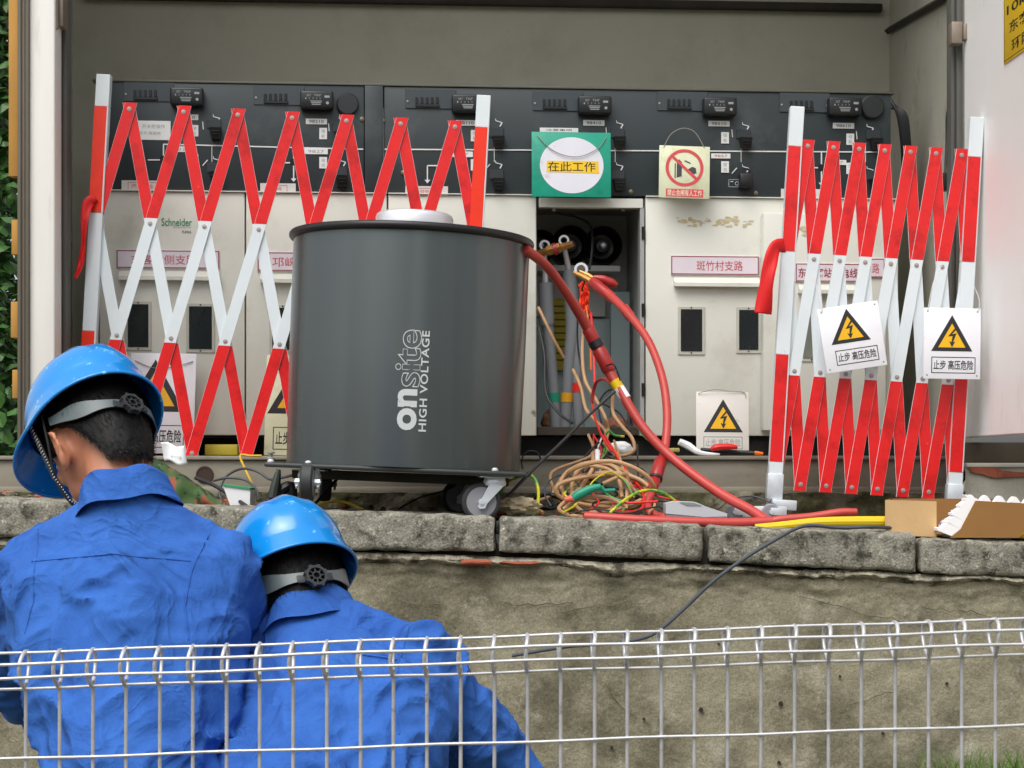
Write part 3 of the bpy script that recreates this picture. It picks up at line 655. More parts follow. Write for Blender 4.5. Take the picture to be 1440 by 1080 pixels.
for d, x0, y0 in ((dA, 227, 307), (dC, 633, 315)):
    b = MB(); ctext(b, 'Schneider', x0, y0, x0 + 43, y0 + 11, -.0012, bold=.012); obj('brand_lettering', b, GREEN_T, d)
    b = MB(); ctext(b, 'Electric', x0 + 17, y0 + 11.5, x0 + 42, y0 + 14, -.0012); ctext(b, 'RM6', x0 + 29, y0 + 17, x0 + 42, y0 + 21, -.0012, bold=.03); obj('small_lettering', b, PRINTG, d)
# glue residue on door D
b = MB(); rnd = random.Random(3)
def blotch(x0, x1, y0, y1, n):
    for k in range(n):
        cx = x0 + (x1 - x0) * rnd.random(); cy = y0 + (y1 - y0) * rnd.random(); w_ = rnd.uniform(2, 8); h_ = rnd.uniform(1, 3.4)
        pts = [(cu(cx + w_ * math.cos(a) * rnd.uniform(.5, 1)), cz(cx, cy + h_ * math.sin(a) * rnd.uniform(.5, 1))) for a in [2 * PI * q / 8 for q in range(8)]]
        yv = -.0006 - .00001 * k; b.add([(p[0], yv, p[1]) for p in pts], [tuple(range(8))])
blotch(950, 1060, 305, 319, 46)
obj('glue_residue', b, mat('old glue', (204, 192, 152), .8, var=.12, vscale=50), dD)
b = MB(); blotch(1118, 1136, 323, 334, 8); b.v = [(v[0], v[1] - .051, v[2]) for v in b.v]; obj('glue_residue', b, mat('old glue', (204, 192, 152), .8), dE)
# open compartment
b = MB()
cb(b, OPX0 + 1, 279, OPX1 + 1, 292, -.004, .03, .001); obj('opening_head', b, CREAM, sg)
b = MB(); cb(b, OPX1 - 3, 292.5, OPX1 + 3, 613, -.002, .05, .001); obj('opening_jamb', b, STEEL, sg)
for yy in (328, 436, 548):
    b = MB(); cb(b, OPX1 - 1, yy - 9, OPX1 + 3, yy + 9, -.008, -.0025, .001); obj('hinge_slot', b, BLACKM, sg)
b = MB(); zz = cz(830, 612); u0, u1 = cu(OPX0 - 1), cu(OPX1 + 3)
b.box(u0, u1, .42, .44, zz, ZSEAM); b.box(u0 - .006, u0, .034, .43, zz, ZSEAM); b.box(u1, u1 + .006, .05, .43, zz, ZSEAM); b.box(u0, u1, .034, .43, ZSEAM - .005, ZSEAM - .001)
obj('compartment_lining', b, STEEL, sg)
b = MB(); cb(b, 770, 433, 880, 600, .40, .415, .002); obj('lower_back_plate', b, TEAL, sg)
b = MB(); cb(b, 762, 372, 872, 431, .38, .41, .002); obj('middle_plate', b, mat('pale plate', (186, 190, 186), .5), sg)
b = MB(); cb(b, 758, 297, 884, 361, .385, .40, .002); obj('brightening_plate', b, mat('pale plate', (186, 190, 186), .5), sg)  # pale plate added to brighten the wall behind the black bushings
b = MB(); cb(b, 755, 362, 885, 371, .22, .30, .002); obj('cross_rail', b, STEEL, sg)
b = MB(); cb(b, 872, 400, 900, 612, .24, .26, .002); obj('side_screen', b, mat('blue grey screen', (112, 126, 128), .5), sg)
b = MB(); cb(b, 757, 600, 905, 612, .03, .42, .002); obj('compartment_floor', b, mat('dirty floor', (64, 58, 50), .9, var=.3), sg)
b = MB(); cb(b, 784, 405, 838, 512, .371, .379, .001); o = obj('notice_sheet', b, STK, sg)
b = MB()
for k in range(9): cb(b, 789, 415 + k * 10, 833 - (k * 7) % 15, 417.5 + k * 10, .3695, .3705, .0001)
obj('printed_lines', b, mat('dark print', (92, 86, 20), .7), o)
for px, py, rr in ((771, 331, 21), (815, 330, 26), (862, 331, 26)):
    b = MB(); R_ = rr * .00262; b.lathe([(R_, -.10), (R_, 0), (R_ * .96, .006), (R_ * .9, 0), (R_ * .62, -.05), (R_ * .3, -.055), (R_ * .3, -.02), (.001, -.018)], 40, Matrix.Translation((cu(px), .26, cz(px, py))) @ Matrix.Rotation(PI / 2, 4, 'X')); s_ = obj('bushing', b, mat('black epoxy', (18, 18, 19), .3), sg)
    b = MB(); b.lathe([(R_ * .17, -.02), (R_ * .17, .004), (R_ * .1, .009), (.0005, .01)], 16, Matrix.Translation((cu(px), .26, cz(px, py))) @ Matrix.Rotation(PI / 2, 4, 'X')); obj('contact_bolt', b, ALU, s_)
for px in (781, 879):
    b = MB(); b.lathe([(.006, 0), (.006, .004), (.003, .012)], 12, Matrix.Translation((cu(px), .05, cz(px, 294)))); obj('latch_stud', b, ALU, sg)
def cpt(px, py, v=0):
    D = cD(px) + v; return P(px, py, D)
# black control cables bundled beside the panel
b = MB()
for k in range(6):
    o_ = k * 2.2; b.tube([P(1252, 140 + o_, 6.12), P(1262 + o_, 160, 6.1), P(1268 + o_, 200, 6.1), P(1269 + o_, 240, 6.12), P(1262 + o_, 282, 6.15)], .0055, 8, sub=6)
single('control_cable_bundle', b, BLKC, 'bundle of black control cables looping down beside the slate panel', 'cables')
b = MB(); b.tube([P(1341, 130, 5.7), P(1332, 160, 5.75), P(1331, 200, 5.75), P(1329, 245, 5.72)], .004, 8, sub=6)
b.rbox(P(1323, 0, 5.7).x, P(1334, 0, 5.7).x, 5.69, 5.73, P(0, 268, 5.7).z, P(0, 243, 5.7).z, .004)
single('wall_sensor', b, BLKC, 'small black sensor hanging by its wire on the inner right wall', 'sensor')

# ------------------------------------------------------------------ barriers
def barrier(label, px0, py0, D, roll, pitch, n, H, wt, step, film, foot, yaw=0.0):
    S = D / F; o = P(px0, py0, D)
    t = thing('expanding_barrier', label, 'barrier', o, (0, math.radians(roll), yaw), 'red and white expanding safety barriers')
    W = 17.5 * S
    top = H; segs = ((H - 56, H, 1), (H - 203, H - 56, 0), (H - 348, H - 203, 1), (H - 498, H - 348, 0), (0, H - 498, 1)) if foot else ((H - 45, H, 1), (H - 194, H - 45, 0), (H - 360, H - 194, 1), (H - 505, H - 360, 0), (0, H - 505, 1))
    for k, x in enumerate((0, n * pitch)):
        b = MB(); x_ = x * S
        for a, c_, mi in segs:
            b.rbox(x_ - W / 2 * 1.12, x_ + W / 2 * 1.12, -.027, .006, a * S + (.0002 if a else 0), c_ * S, .0015, 1, 1)
            if mi == 0: b.box(x_ - W / 2 * 1.12, x_ + W / 2 * .88, -.0282, -.0268, a * S + .0005, c_ * S - .0005, 0)
        obj('post', b, [film, BWHITE], t)
    j = [wt, wt - step, wt - 2 * step, wt - 3 * step]
    cuts = [wt + 9, j[1] + 8, j[2] - 6, j[3] - 9]
    def slat(xa, ja, xb, jb, layer):
        # between joint row ja and jb
        wa, wb = j[ja], j[jb]; sl = (xb - xa) / (wb - wa); hw = 8.0 * math.sqrt(1 + sl * sl)
        lo = cuts[3] if jb == 3 else wb - 9; hi = cuts[0] if ja == 0 else wa + 9
        b = MB(); y0 = -.012 - .007 * layer; 
        bounds = [hi] + [c_ for c_ in cuts[1:3] if lo < c_ < hi] + [lo]
        for q in range(len(bounds) - 1):
            h_, l_ = bounds[q], bounds[q + 1]; mid = (h_ + l_) / 2
            mi = 1 if cuts[2] < mid < cuts[1] else 0
            xh, xl = xa + (h_ - wa) * sl, xa + (l_ - wa) * sl
            g = .0 if q == 0 else .15
            poly = [((xl - hw) * S, l_ * S), ((xl + hw) * S, l_ * S), ((xh + hw) * S, (h_ - g) * S), ((xh - hw) * S, (h_ - g) * S)]
            b.prism(poly, y0, y0 + .0045, mi, side=mi)
            if mi == 0:   # pale unfilmed edge of the plastic bar
                b.prism([((xl - hw - .35) * S, l_ * S), ((xl + hw + .35) * S, l_ * S), ((xh + hw + .35) * S, (h_ - g) * S), ((xh - hw - .35) * S, (h_ - g) * S)], y0 + .0012, y0 + .0038, 1)
        obj('slat', b, [RED, BWHITE], t, smooth=0)
    for i in range(n):
        ax = (i + .5) * pitch
        # downwards to the right
        e = ax + 1.5 * pitch; 
        if e <= n * pitch + 1: slat(ax, 0, e, 3, 0)
        else:
            rows = int(round((n * pitch - ax) / (.5 * pitch))); rows = min(3, rows); slat(ax, 0, ax + rows * .5 * pitch, rows, 0)
        e = ax - 1.5 * pitch
        if e >= -1: slat(ax, 0, e, 3, 1)
        else:
            rows = min(3, int(round(ax / (.5 * pitch)))); slat(ax, 0, ax - rows * .5 * pitch, rows, 1)
    slat(0, 1, pitch, 3, 0); slat(n * pitch, 1, (n - 1) * pitch, 3, 1)
    # rivets
    rm = MB().lathe([(3.3 * S, 0), (3.1 * S, .0008), (1.9 * S, .001), (1.6 * S, .0018), (.6 * S, .002)], 14, Matrix.Rotation(PI / 2, 4, 'X')).mesh('rivet', RIVET)
    for r_ in range(4):
        for i in range(n + (r_ % 2)):
            x = (i + (.5 if r_ % 2 == 0 else 0)) * pitch
            if 0 < r_ and (i == 0 or i == n) and r_ % 2: continue
            q = bpy.data.objects.new('rivet', rm); col.objects.link(q); q.parent = t; q.location = (x * S, -.0195, j[r_] * S)
    if foot:
        for x in (0, n * pitch):
            b = MB(); b.rbox((x - 11) * S, (x + 11) * S, -.031, .009, 2 * S, 38 * S, .002)
            obj('foot_bracket', b, ZINC, t)
            b = MB(); b.rbox((x - 4 ) * S, (x + 30) * S, -.05, .08, -12 * S, 2 * S, .002); obj('foot_plate', b, ZINC, t)
    return t
bl = barrier('wide opened red and white barrier standing behind the grey drum', 118, 652, 5.62, 3.15, 76.2, 7, 546, 500, 159, REDO, False)
br = barrier('half folded red and white barrier at the right with two hanging signs', 1087, 704, 5.3, 3.4, 36.0, 7, 553, 499, 158, RED, True)

# feet wheels of the right barrier
for lb, px in (('left', 1037), ('right', 1086)):
    pass
wt_ = thing('barrier_dolly', 'small zinc dolly with two grey castor wheels under the right barrier', 'dolly', P(1060, 728, 5.0))
for px in (1033, 1084):
    c = P(px, 720, 5.02); b = MB(); b.lathe([(.021, -.01), (.024, -.007), (.024, .007), (.021, .01)], 28, Matrix.Translation(c) @ Matrix.Rotation(PI / 2, 4, 'X')); obj('wheel', b, WHEELG, wt_, True)
    b = MB(); b.cyl((c.x, c.y - .016, c.z), (c.x, c.y + .016, c.z), .006); b.rbox(c.x - .002, c.x + .03, c.y - .014, c.y - .0105, c.z - .009, c.z + .012, .001); obj('axle_bracket', b, ZINC, wt_, True)
b = MB(); p0, p1 = P(1040, 727, 5.06), P(1105, 712, 5.06); b.rbox(p0.x, p1.x, 5.04, 5.1, p0.z, p1.z, .002); obj('carrier', b, ZINC, wt_, True)

# ribbons
def ribbon(pts, wd, label, face=0.0):
    b = MB(); vs = []; fs = []
    n = 40; P_ = [Vector(p) for p in pts]
    def cr(t):
        k = min(int(t), len(P_) - 2); f_ = t - k; p0 = P_[max(k - 1, 0)]; p1 = P_[k]; p2 = P_[k + 1]; p3 = P_[min(k + 2, len(P_) - 1)]
        return .5 * ((2 * p1) + (p2 - p0) * f_ + (2 * p0 - 5 * p1 + 4 * p2 - p3) * f_ * f_ + (3 * p1 - p0 - 3 * p2 + p3) * f_ ** 3)
    for i in range(n + 1):
        t = i / n * (len(P_) - 1); c = cr(t); d = (cr(min(t + .05, len(P_) - 1)) - cr(max(t - .05, 0))).normalized()
        side = d.cross(Vector((0, 1, 0))); 
        if side.length < 1e-4: side = Vector((1, 0, 0))
        side.normalize(); a = face + .5 * math.sin(t * 1.7); w2 = wd[min(int(t), len(wd) - 1)] + (wd[min(int(t) + 1, len(wd) - 1)] - wd[min(int(t), len(wd) - 1)]) * (t - int(t))
        s2 = side * math.cos(a) + Vector((0, 1, 0)) * math.sin(a)
        for k in range(5):
            q = (k - 2) / 2; vs.append(c + s2 * w2 * q + Vector((0, .003 * math.sin(k * 1.9 + t * 2), 0)))
            
    for off in (0,):
        for i in range(n):
            for k in range(4): fs.append((i * 5 + k, i * 5 + k + 1, (i + 1) * 5 + k + 1, (i + 1) * 5 + k))
    b.add(vs, fs); o = single('ribbon', b, RIBBON, label, 'ribbon', smooth=60)
    m_ = o.modifiers.new('thickness', 'SOLIDIFY'); m_.thickness = .0012
ribbon([P(134, 278, 5.58), P(124, 286, 5.57), P(119, 310, 5.56), P(117, 345, 5.56), P(113, 372, 5.56), P(106, 392, 5.55)], [.014, .018, .012, .009, .010, .004], 'narrow red ribbon hanging from the post of the wide barrier')
ribbon([P(1103, 345, 5.27), P(1090, 348, 5.25), P(1082, 375, 5.24), P(1077, 405, 5.24), P(1073, 441, 5.25)], [.020, .022, .021, .022, .027], 'broad red ribbon looped over the post of the folded barrier')
b = MB(); b.add([P(1086, 437, 5.26), P(1089, 352, 5.262), P(1100, 372, 5.262), P(1095, 446, 5.26), P(1086, 442, 5.25)], [(0, 3, 4)]); 

# ------------------------------------------------------------------ signs
def sign(name, label, cx, cy, w_, h_, D, rot, mats_, yaw=0.0, tilt=0.0, cat='sign', group=None, sag=True):
    S = D / F; t = thing(name, label, cat, P(cx, cy, D), (tilt, math.radians(rot), yaw), group)
    b = MB(); b.rbox(-w_ / 2 * S, w_ / 2 * S, 0, .003, -h_ / 2 * S, h_ / 2 * S, .0012); obj('board', b, mats_, t)
    return t, S
def warn(t, S, ax, ay, bw, bh, box, txt='止步 高压危险', bold=.012, faded=False):
    """apex (ax, ay) px from centre (y down), base width, height; box = (x0, y0, x1, y1)"""
    b = MB(); k = 1.0
    def tri(x, y, w2, h2, yy, mi):
        b.add([((x - w2 / 2) * S, yy, -(y + h2) * S), ((x + w2 / 2) * S, yy, -(y + h2) * S), (x * S, yy, -y * S)], [(0, 1, 2)], mi)
    tri(ax, ay, bw, bh, -.0006, 0)
    tri(ax, ay + bh * .235, bw * .66, bh * .66, -.0010, 1)
    sc = bh / 64.0
    bolt = [(4, 20), (-6, 36), (0, 35), (-3, 47), (-8, 45), (0, 57), (5, 47), (1, 48), (7, 31), (0, 33), (7, 22)]
    bolt = [(6, 22), (-7, 38), (1, 37), (-1, 48), (-5, 46), (0, 57), (6, 47), (2, 48), (8, 32), (0, 34), (9, 24)]
    tris_ = [(ax + x * sc, ay + (y) * sc) for x, y in bolt]
    b.add([(x * S, -.0014, -y * S) for x, y in tris_], [tuple(range(len(tris_)))[::-1]], 0)
    obj('warning_triangle', b, [BLK, YEL], t, smooth=0)
    if box:
        x0, y0, x1, y1 = box; b = MB(); frame2(b, x0 * S, x1 * S, -y1 * S, -y0 * S, 1.1 * S, -.0006)
        h = y1 - y0; text(b, txt, (x0 + (x1 - x0) * .05) * S, (x1 - (x1 - x0) * .05) * S, -(y1 - h * .22) * S, -(y0 + h * .2) * S, -.0007, bold=bold)
        obj('lettering', b, PRINTG if faded else PRINTK, t)
def holes(t, S, w_, h_, all4=True):
    b = MB()
    for sx in (-1, 1):
        for sz in ((-1, 1) if all4 else (1,)): disc(b, 1.3 * S, -.0007, 10, cx=sx * (w_ / 2 - 5) * S, cz=sz * (h_ / 2 - 5) * S)
    obj('eyelet', b, PRINTG, t)
# tilted one on the folded barrier
t, S = sign('warning_sign', 'white high voltage warning sign hanging crooked on the folded barrier', 1198.5, 474, 86, 92, 5.23, -8.5, SIGNW, tilt=-.03)
warn(t, S, -2.5, -41, 56, 48, (-27, 16, 33, 37)); holes(t, S, 86, 92)
b = MB(); b.tube([(-38 * S, -.002, 40 * S), (-39 * S, -.004, 75 * S), (-44 * S, 0, 95 * S)], .0012, 6, sub=4); b.tube([(-36 * S, -.002, 42 * S), (-33 * S, -.004, 90 * S)], .0012, 6); obj('hanging_string', b, WSTRING, t)
t, S = sign('warning_sign', 'white high voltage warning sign hanging straight at the far right post', 1339, 483, 80, 100, 5.2, 1.0, SIGNW, tilt=-.02)
warn(t, S, -.5, -40, 58, 51, (-29, 19, 33, 42)); holes(t, S, 80, 100)
b = MB(); b.tube([(-35 * S, -.002, 47 * S), (-28 * S, -.004, 85 * S), (-15 * S, .0, 112 * S)], .0012, 6, sub=4); b.tube([(36 * S, -.002, 47 * S), (37 * S, -.004, 62 * S), (30 * S, 0, 80 * S)], .0013, 6, sub=4); obj('hanging_string', b, WSTRING, t)
# leaning one between the cables and the folded barrier
t, S = sign('warning_sign', 'grubby white high voltage warning sign leaning on the cabinet below the village nameplate', 1016, 592, 74, 83, 5.78, .5, SIGNG, tilt=-.12)
warn(t, S, 1, -31, 55, 47, (-27, 22, 28, 40), bold=0, faded=True)
b = MB(); b.tube([(-34 * S, -.002, 38 * S), (-30 * S, -.006, 40 * S), (-10 * S, -.01, 44 * S), (10 * S, -.006, 42 * S), (30 * S, -.003, 41 * S), (33 * S, -.004, 33 * S)], .0012, 6, sub=4); obj('hanging_string', b, STRING, t)
# left one behind the helmet
t, S = sign('warning_sign', 'large white high voltage warning sign behind the wide barrier, partly hidden by the blue helmet', 228, 567, 92, 142, 5.75, .8, SIGNW, tilt=-.1)
warn(t, S, -11, -62, 86, 74, (-56 + 15, 31, 32, 63), bold=.014)
b = MB(); b.tube([(-40 * S, -.003, 60 * S), (-15 * S, -.004, 50 * S), (10 * S, -.004, 51 * S), (34 * S, -.004, 57 * S), (42 * S, -.003, 60 * S)], .0014, 6, sub=4); obj('hanging_string', b, STRING, t)
t, S = sign('warning_sign', 'cream high voltage warning sign mostly hidden behind the grey drum', 418, 570, 90, 142, 5.72, .8, SIGNC, tilt=-.1)
warn(t, S, 0, -62, 84, 74, (-33, 31, 40, 63), bold=.014); holes(t, S, 90, 142, False)
# green work here sign
t, S = sign('work_sign', 'green work here sign with white disc and yellow strip above the open compartment', 803.5, 231.5, 112, 92, 5.86, 0, GREEN_S, yaw=TH, tilt=-.05)
b = MB(); vs = []
disc(b, 45 * S, -.0008, 56); 
b.v = [(x + .5 * S, y, z * .885 - 1 * S) for x, y, z in b.v]
obj('white_disc', b, mat('white disc film', (226, 226, 236), .4, var=.05, dirt=(190, 186, 180), dscale=16, dlo=.58, dhi=.75), t)
b = MB(); b.prism([(-35 * S, -11 * S), (39 * S, -12 * S), (38 * S, 5 * S), (-35 * S, 5 * S)], -.0016, -.0010); o = obj('yellow_strip', b, ORP, t)
b = MB(); text(b, '在此工作', -33 * S, 34 * S, -10 * S, 4 * S, -.0019, bold=.006); obj('lettering', b, PRINTK, o)
b = MB(); b.tube([(-48 * S, -.002, 40 * S), (-30 * S, -.005, 22 * S), (-8 * S, -.006, 12 * S), (15 * S, -.006, 12 * S), (38 * S, -.005, 24 * S), (50 * S, -.002, 40 * S)], .0014, 6, sub=6); obj('hanging_string', b, STRING, t)
# prohibition sign
t, S = sign('prohibition_sign', 'cream no switching sign with red ring hanging on the slate panel', 962.5, 242, 72, 74, 5.87, 1.2, SIGNC, yaw=TH, tilt=-.04)
b = MB(); ring(b, 22 * S, 26.5 * S, -.0008, 56, cx=0, cz=6 * S, sx=1.02)
a = math.radians(-42); c_, s_ = math.cos(a), math.sin(a)
b.add([((x * c_ - z * s_) * S, -.0011, (x * s_ + z * c_ + 6) * S) for x, z in ((-23, -2), (23, -2), (23, 2), (-23, 2))], [(0, 1, 2, 3)]); obj('red_ring', b, REDR, t)
b = MB()
b.prism([(x * S, z * S) for x, z in ((-11, -8), (-4, -6), (-4, 14), (-8, 18), (-11, 14))], -.0009, -.0006); b.prism([(x * S, z * S) for x, z in ((-14, -9), (-12.5, -9), (-12.5, 12), (-14, 12))], -.0009, -.0006)
b.prism([(x * S, z * S) for x, z in ((5, 4), (11, 8), (16, 6), (17, -1), (12, -3), (9, 1))], -.0009, -.0006); b.prism([(x * S, z * S) for x, z in ((0, 17), (5, 15), (9, 13), (8, 12), (4, 13.5), (0, 15.5))], -.0009, -.0006)
obj('switch_pictogram', b, mat('dark pictogram', (66, 70, 76), .6), t)
b = MB(); b.prism([(x * S, z * S) for x, z in ((-26, -35), (27, -35), (27, -24), (-26, -24))], -.001, -.0006); o = obj('red_bar', b, REDR, t)
b = MB(); text(b, '禁止合闸有人工作', -24 * S, 25 * S, -34 * S, -25 * S, -.0013, bold=.01); obj('lettering', b, mat('pale print', (236, 226, 200), .6), o)
b = MB(); b.tube([(-30 * S, -.001, 34 * S), (-20 * S, 0, 53 * S), (-3 * S, .0, 62 * S), (14 * S, 0, 57 * S), (28 * S, -.001, 35 * S)], .0013, 6, sub=6); obj('hanging_wire', b, STRING, t)
# yellow sign on the right door (in the plane of the door)
t = thing('door_sign', 'yellow station sign with black characters high on the right white door', 'sign', (1.37, 5.0, 1.3))
def dpt(px, py, off=.004):
    # the plane of the inner right door leaf
    p = Vector((P(1356, 0, 5.47).x, 5.47)); q = Vector((1.415, 4.98)); k = (px - 720) / F
    s_ = (k * p.y - p.x) / ((q.x - p.x) - k * (q.y - p.y)); v = p + (q - p) * s_
    return v
p_, q_ = Vector((1.4115, 4.975)), Vector((1.46, 4.3)); dd = (q_ - p_).normalized(); nn = Vector((dd.y, -dd.x)); nn = nn if nn.x < 0 else -nn
k = (1413 - 720) / F
pp, qq = Vector((P(1356, 0, 5.47).x, 5.47)), Vector((1.415, 4.98)); d1 = (qq - pp).normalized(); n1 = Vector((d1.y, -d1.x)); n1 = n1 if n1.x < 0 else -n1
s_ = (k * pp.y - pp.x) / (d1.x - k * d1.y); A = pp + d1 * s_
zA = (HZ - 91) / F * A.y
ang = math.atan2(d1.y, d1.x)
t.location = (A.x + n1.x * .003, A.y + n1.y * .003, zA); t.rotation_euler = (0, 0, ang)
sgn = 1
b = MB(); b.rbox(0, .62, -.0005, .002, 0, .26, .0008); obj('board', b, YEL2, t)
b = MB()
for i, s1 in enumerate(('环网柜', '东客站充电', '10kV东站')):
    w1 = (.26, .42, .46)[i]; text(b, s1, (.07, .05, .03)[i], .05 + w1, .020 + i * .055, .054 + i * .055, -.0009, bold=.012)
frame2(b, .006, .614, .006, .254, .002, -.0008)
obj('lettering', b, PRINTK, t)

# ------------------------------------------------------------------ the drum on castors
DC = 5.03; DX = (567 - 720) / F * DC; R0 = .333
dr = thing('test_transformer', 'large graphite grey drum on castors with vertical white lettering', 'transformer', (DX, DC, 0.0), (0, math.radians(2.2), 0))
zb, zt = .012, (HZ - 336) / F * DC
b = MB(); b.lathe([(R0 * .985, zb), (R0 * .987, zb + .004), (R0 * .9985, (zb + zt) / 2), (R0, zt - .03), (R0, zt - .012)], 128); obj('drum_body', b, DRUM, dr)
b = MB(); pr = []
for k in range(13):
    a = -PI / 2 + PI * k / 12; pr.append((R0 + .004 + .009 * math.cos(a), zt - .006 + .011 * math.sin(a)))
pr = [(R0 - .002, zt - .017)] + pr + [(R0 - .01, zt + .005), (R0 - .02, zt + .001), (.01, zt + .001)]
b.lathe(pr, 128); obj('rolled_rim', b, DRIM, dr)
b = MB(); pr = [(.108, zt + .002), (.110, zt + .006), (.110, zt + .058), (.107, zt + .066), (.100, zt + .071), (.09, zt + .0725), (.002, zt + .0725)]
b.lathe(pr, 64, Matrix.Translation((.005, .0, 0))); obj('top_electrode', b, ALU, dr)
b = MB(); b.rbox(-.350, .346, -.32, .32, -.001, .0115, .005, 2)
obj('base_plate', b, mat('dark base plate', (62, 66, 66), .45, .3), dr)
b = MB(); b.rbox(-.30, .30, -.12, .12, -.030, -.0045, .003); obj('underside_shadow', b, UNDER, dr)  # dark olive box put in for the shadow under the drum
for x, y in ((-.335, -.30), (-.235, -.30), (.262, -.30)):
    b = MB(); b.lathe([(.009, 0), (.009, .004), (.005, .008)], 12, Matrix.Translation((x, y, .0118))); obj('bolt', b, ALU, dr)
# lettering wrapped round the drum
def wrap(mb, s, h0, h1, a0, a1, bold=0., outline=0., sp=1.0):
    """h along the axis (reading upwards), a = arc position of glyph base..top (metres to the left)"""
    vs, fs = text_raw(s, bold, outline, sp)
    ax, bx = min(v.x for v in vs), max(v.x for v in vs); az, bz = min(v.y for v in vs), max(v.y for v in vs)
    out = []
    for v in vs:
        h = h0 + (v.x - ax) / (bx - ax) * (h1 - h0); arc = a0 + (v.y - az) / (bz - az) * (a1 - a0)
        rr = R0 * (.985 + .015 * min(1, (h - zb) / (zt - zb) * 1.4)) + .0016 ; th = arc / R0
        out.append((rr * math.sin(th), -rr * math.cos(th), h))
    mb.add(out, fs)
PXM = (DC - R0) / F
hh = lambda py: (HZ - py) * PXM + .003
aa = lambda px: (px - 568) * PXM
b = MB(); wrap(b, 'on', hh(606), hh(548), aa(595), aa(567), bold=.035); obj('lettering', b, LETTER, dr, label='bold white letters on')
b = MB(); wrap(b, 'site', hh(545), hh(464), aa(598), aa(562), bold=.02, outline=.012); obj('lettering', b, LETTER, dr, label='outlined letters site')
b = MB(); wrap(b, 'HIGH VOLTAGE', hh(607), hh(465), aa(609), aa(598), bold=.018, sp=1.08); obj('lettering', b, LETTER, dr, label='small capitals high voltage')
# castors
def castor(x, y, yaw, zg):
    """stem at x, y; the wheel trails along local +Y after yaw"""
    e = bpy.data.objects.new('castor', None); col.objects.link(e); e.parent = dr; e.location = (x, y, 0); e.rotation_euler = (0, 0, yaw)
    rw_ = .052; zc = zg + rw_
    def R(m_): return m_
    b = MB(); b.lathe([(rw_ - .006, -.017), (rw_, -.012), (rw_, .012), (rw_ - .006, .017)], 40, Matrix.Translation((0, .035, zc)) @ Matrix.Rotation(PI / 2, 4, 'Y')); obj('tyre', b, TYRE, e)
    b = MB(); b.lathe([(.004, -.0185), (.040, -.0178), (.041, -.015), (.041, .015), (.040, .0178), (.004, .0185)], 40, Matrix.Translation((0, .035, zc)) @ Matrix.Rotation(PI / 2, 4, 'Y')); obj('hub', b, WHEELG, e)
    b = MB(); b.lathe([(.03, -.028), (.032, -.02), (.027, -.006)], 28); b.rbox(-.045, .045, -.045, .045, -.0065, -.0045, .002)
    for sx in (-1, 1):
        xs = sx * .0285
        poly = [(-.022, -.027), (.018, -.027), (.046, zc - .012), (.040, zc - .018), (.026, zc - .016), (.022, zc - .004)]
        vs = [(xs - .003, p[0], p[1]) for p in poly] + [(xs + .003, p[0], p[1]) for p in poly]; n = len(poly)
        b.add(vs, [tuple(range(n)), tuple(range(2 * n - 1, n - 1, -1))] + [(i, i + n, (i + 1) % n + n, (i + 1) % n) for i in range(n)])
    b.rbox(-.0295, .0295, -.022, .018, -.030, -.027, .001)
    b.cyl((-.035, .035, zc), (.035, .035, zc), .0055, 12); b.cyl((-.033, .035, zc), (.033, .035, zc), .010, 6)
    obj('fork', b, ZINC, e)
castor(-.235, -.262, math.radians(180), ZT(DX - .24) + .013)
castor(.262, -.262, math.radians(97), ZT(DX + .24) - .004)
castor(.19, .2, math.radians(97), ZT(DX + .2) - .004)
castor(-.24, .22, math.radians(10), ZT(DX - .24) + .004)

# ------------------------------------------------------------------ cables and small items (px, py, distance)
def cable(name, label, pts, rpx, m, cat='cable', n=12, sub=8, extra=None):
    D0 = sum(p[2] for p in pts) / len(pts); S = D0 / F
    r = [q * S for q in rpx] if isinstance(rpx, (list, tuple)) else rpx * S
    b = MB(); b.tube([P(*p) for p in pts], r, n, sub=sub)
    if not extra: return single(name, b, m, label, cat)
    o = single(name, b, m, label, cat); M_ = o.location
    for nm, fn, mm in extra:
        e = MB(); fn(e); e.xf(Matrix.Translation(-Vector(M_))); obj(nm, e, mm, o)
    return o
R1 = [(738, 350, 4.93), (770, 376, 5.05), (800, 418, 5.15), (828, 464, 5.22), (850, 510, 5.22), (868, 542, 5.2), (905, 602, 5.15), (950, 648, 5.1), (1010, 692, 5.0), (1058, 719, 4.92), (1078, 734, 4.88)]
def seg(b, p, q, r, n=16): b.tube([P(*p), P(*p[:2], p[2])+ (P(*q) - P(*p)) * .08, P(*q) - (P(*q) - P(*p)) * .08, P(*q)], [r * .85, r, r, r * .85], n)
cable('high_voltage_lead', 'thick red high voltage lead falling diagonally from the drum to the coping', R1, [7, 7, 7, 8, 8, 7, 6.8, 6.8, 7, 7, 8], REDCAB, extra=(
    ('shrink_sleeve', lambda b: (seg(b, (826, 461, 5.22), (840, 489, 5.225), .0195),), REDSL),
    ('shrink_sleeve', lambda b: (seg(b, (841, 490, 5.225), (858, 523, 5.215), .0215),), REDSL),
    ('black_tape', lambda b: (b.tube([P(835.5, 479.5, 5.223), P(840.5, 488.5, 5.222)], .0206, 16),), BLKC),
    ('cable_tie', lambda b: (b.tube([P(852, 515, 5.19), P(862, 512, 5.17), P(868, 522, 5.17), P(872, 535, 5.18)], .0022, 8, sub=4),), BLKC),
    ('yellow_tape', lambda b: b.tube([P(863.5, 535.5, 5.203), P(870, 545.5, 5.2)], .0168, 16), YEL2),
    ('white_tape', lambda b: b.tube([P(870.3, 546, 5.2), P(880, 561.5, 5.188)], .0168, 16), PAPER)))
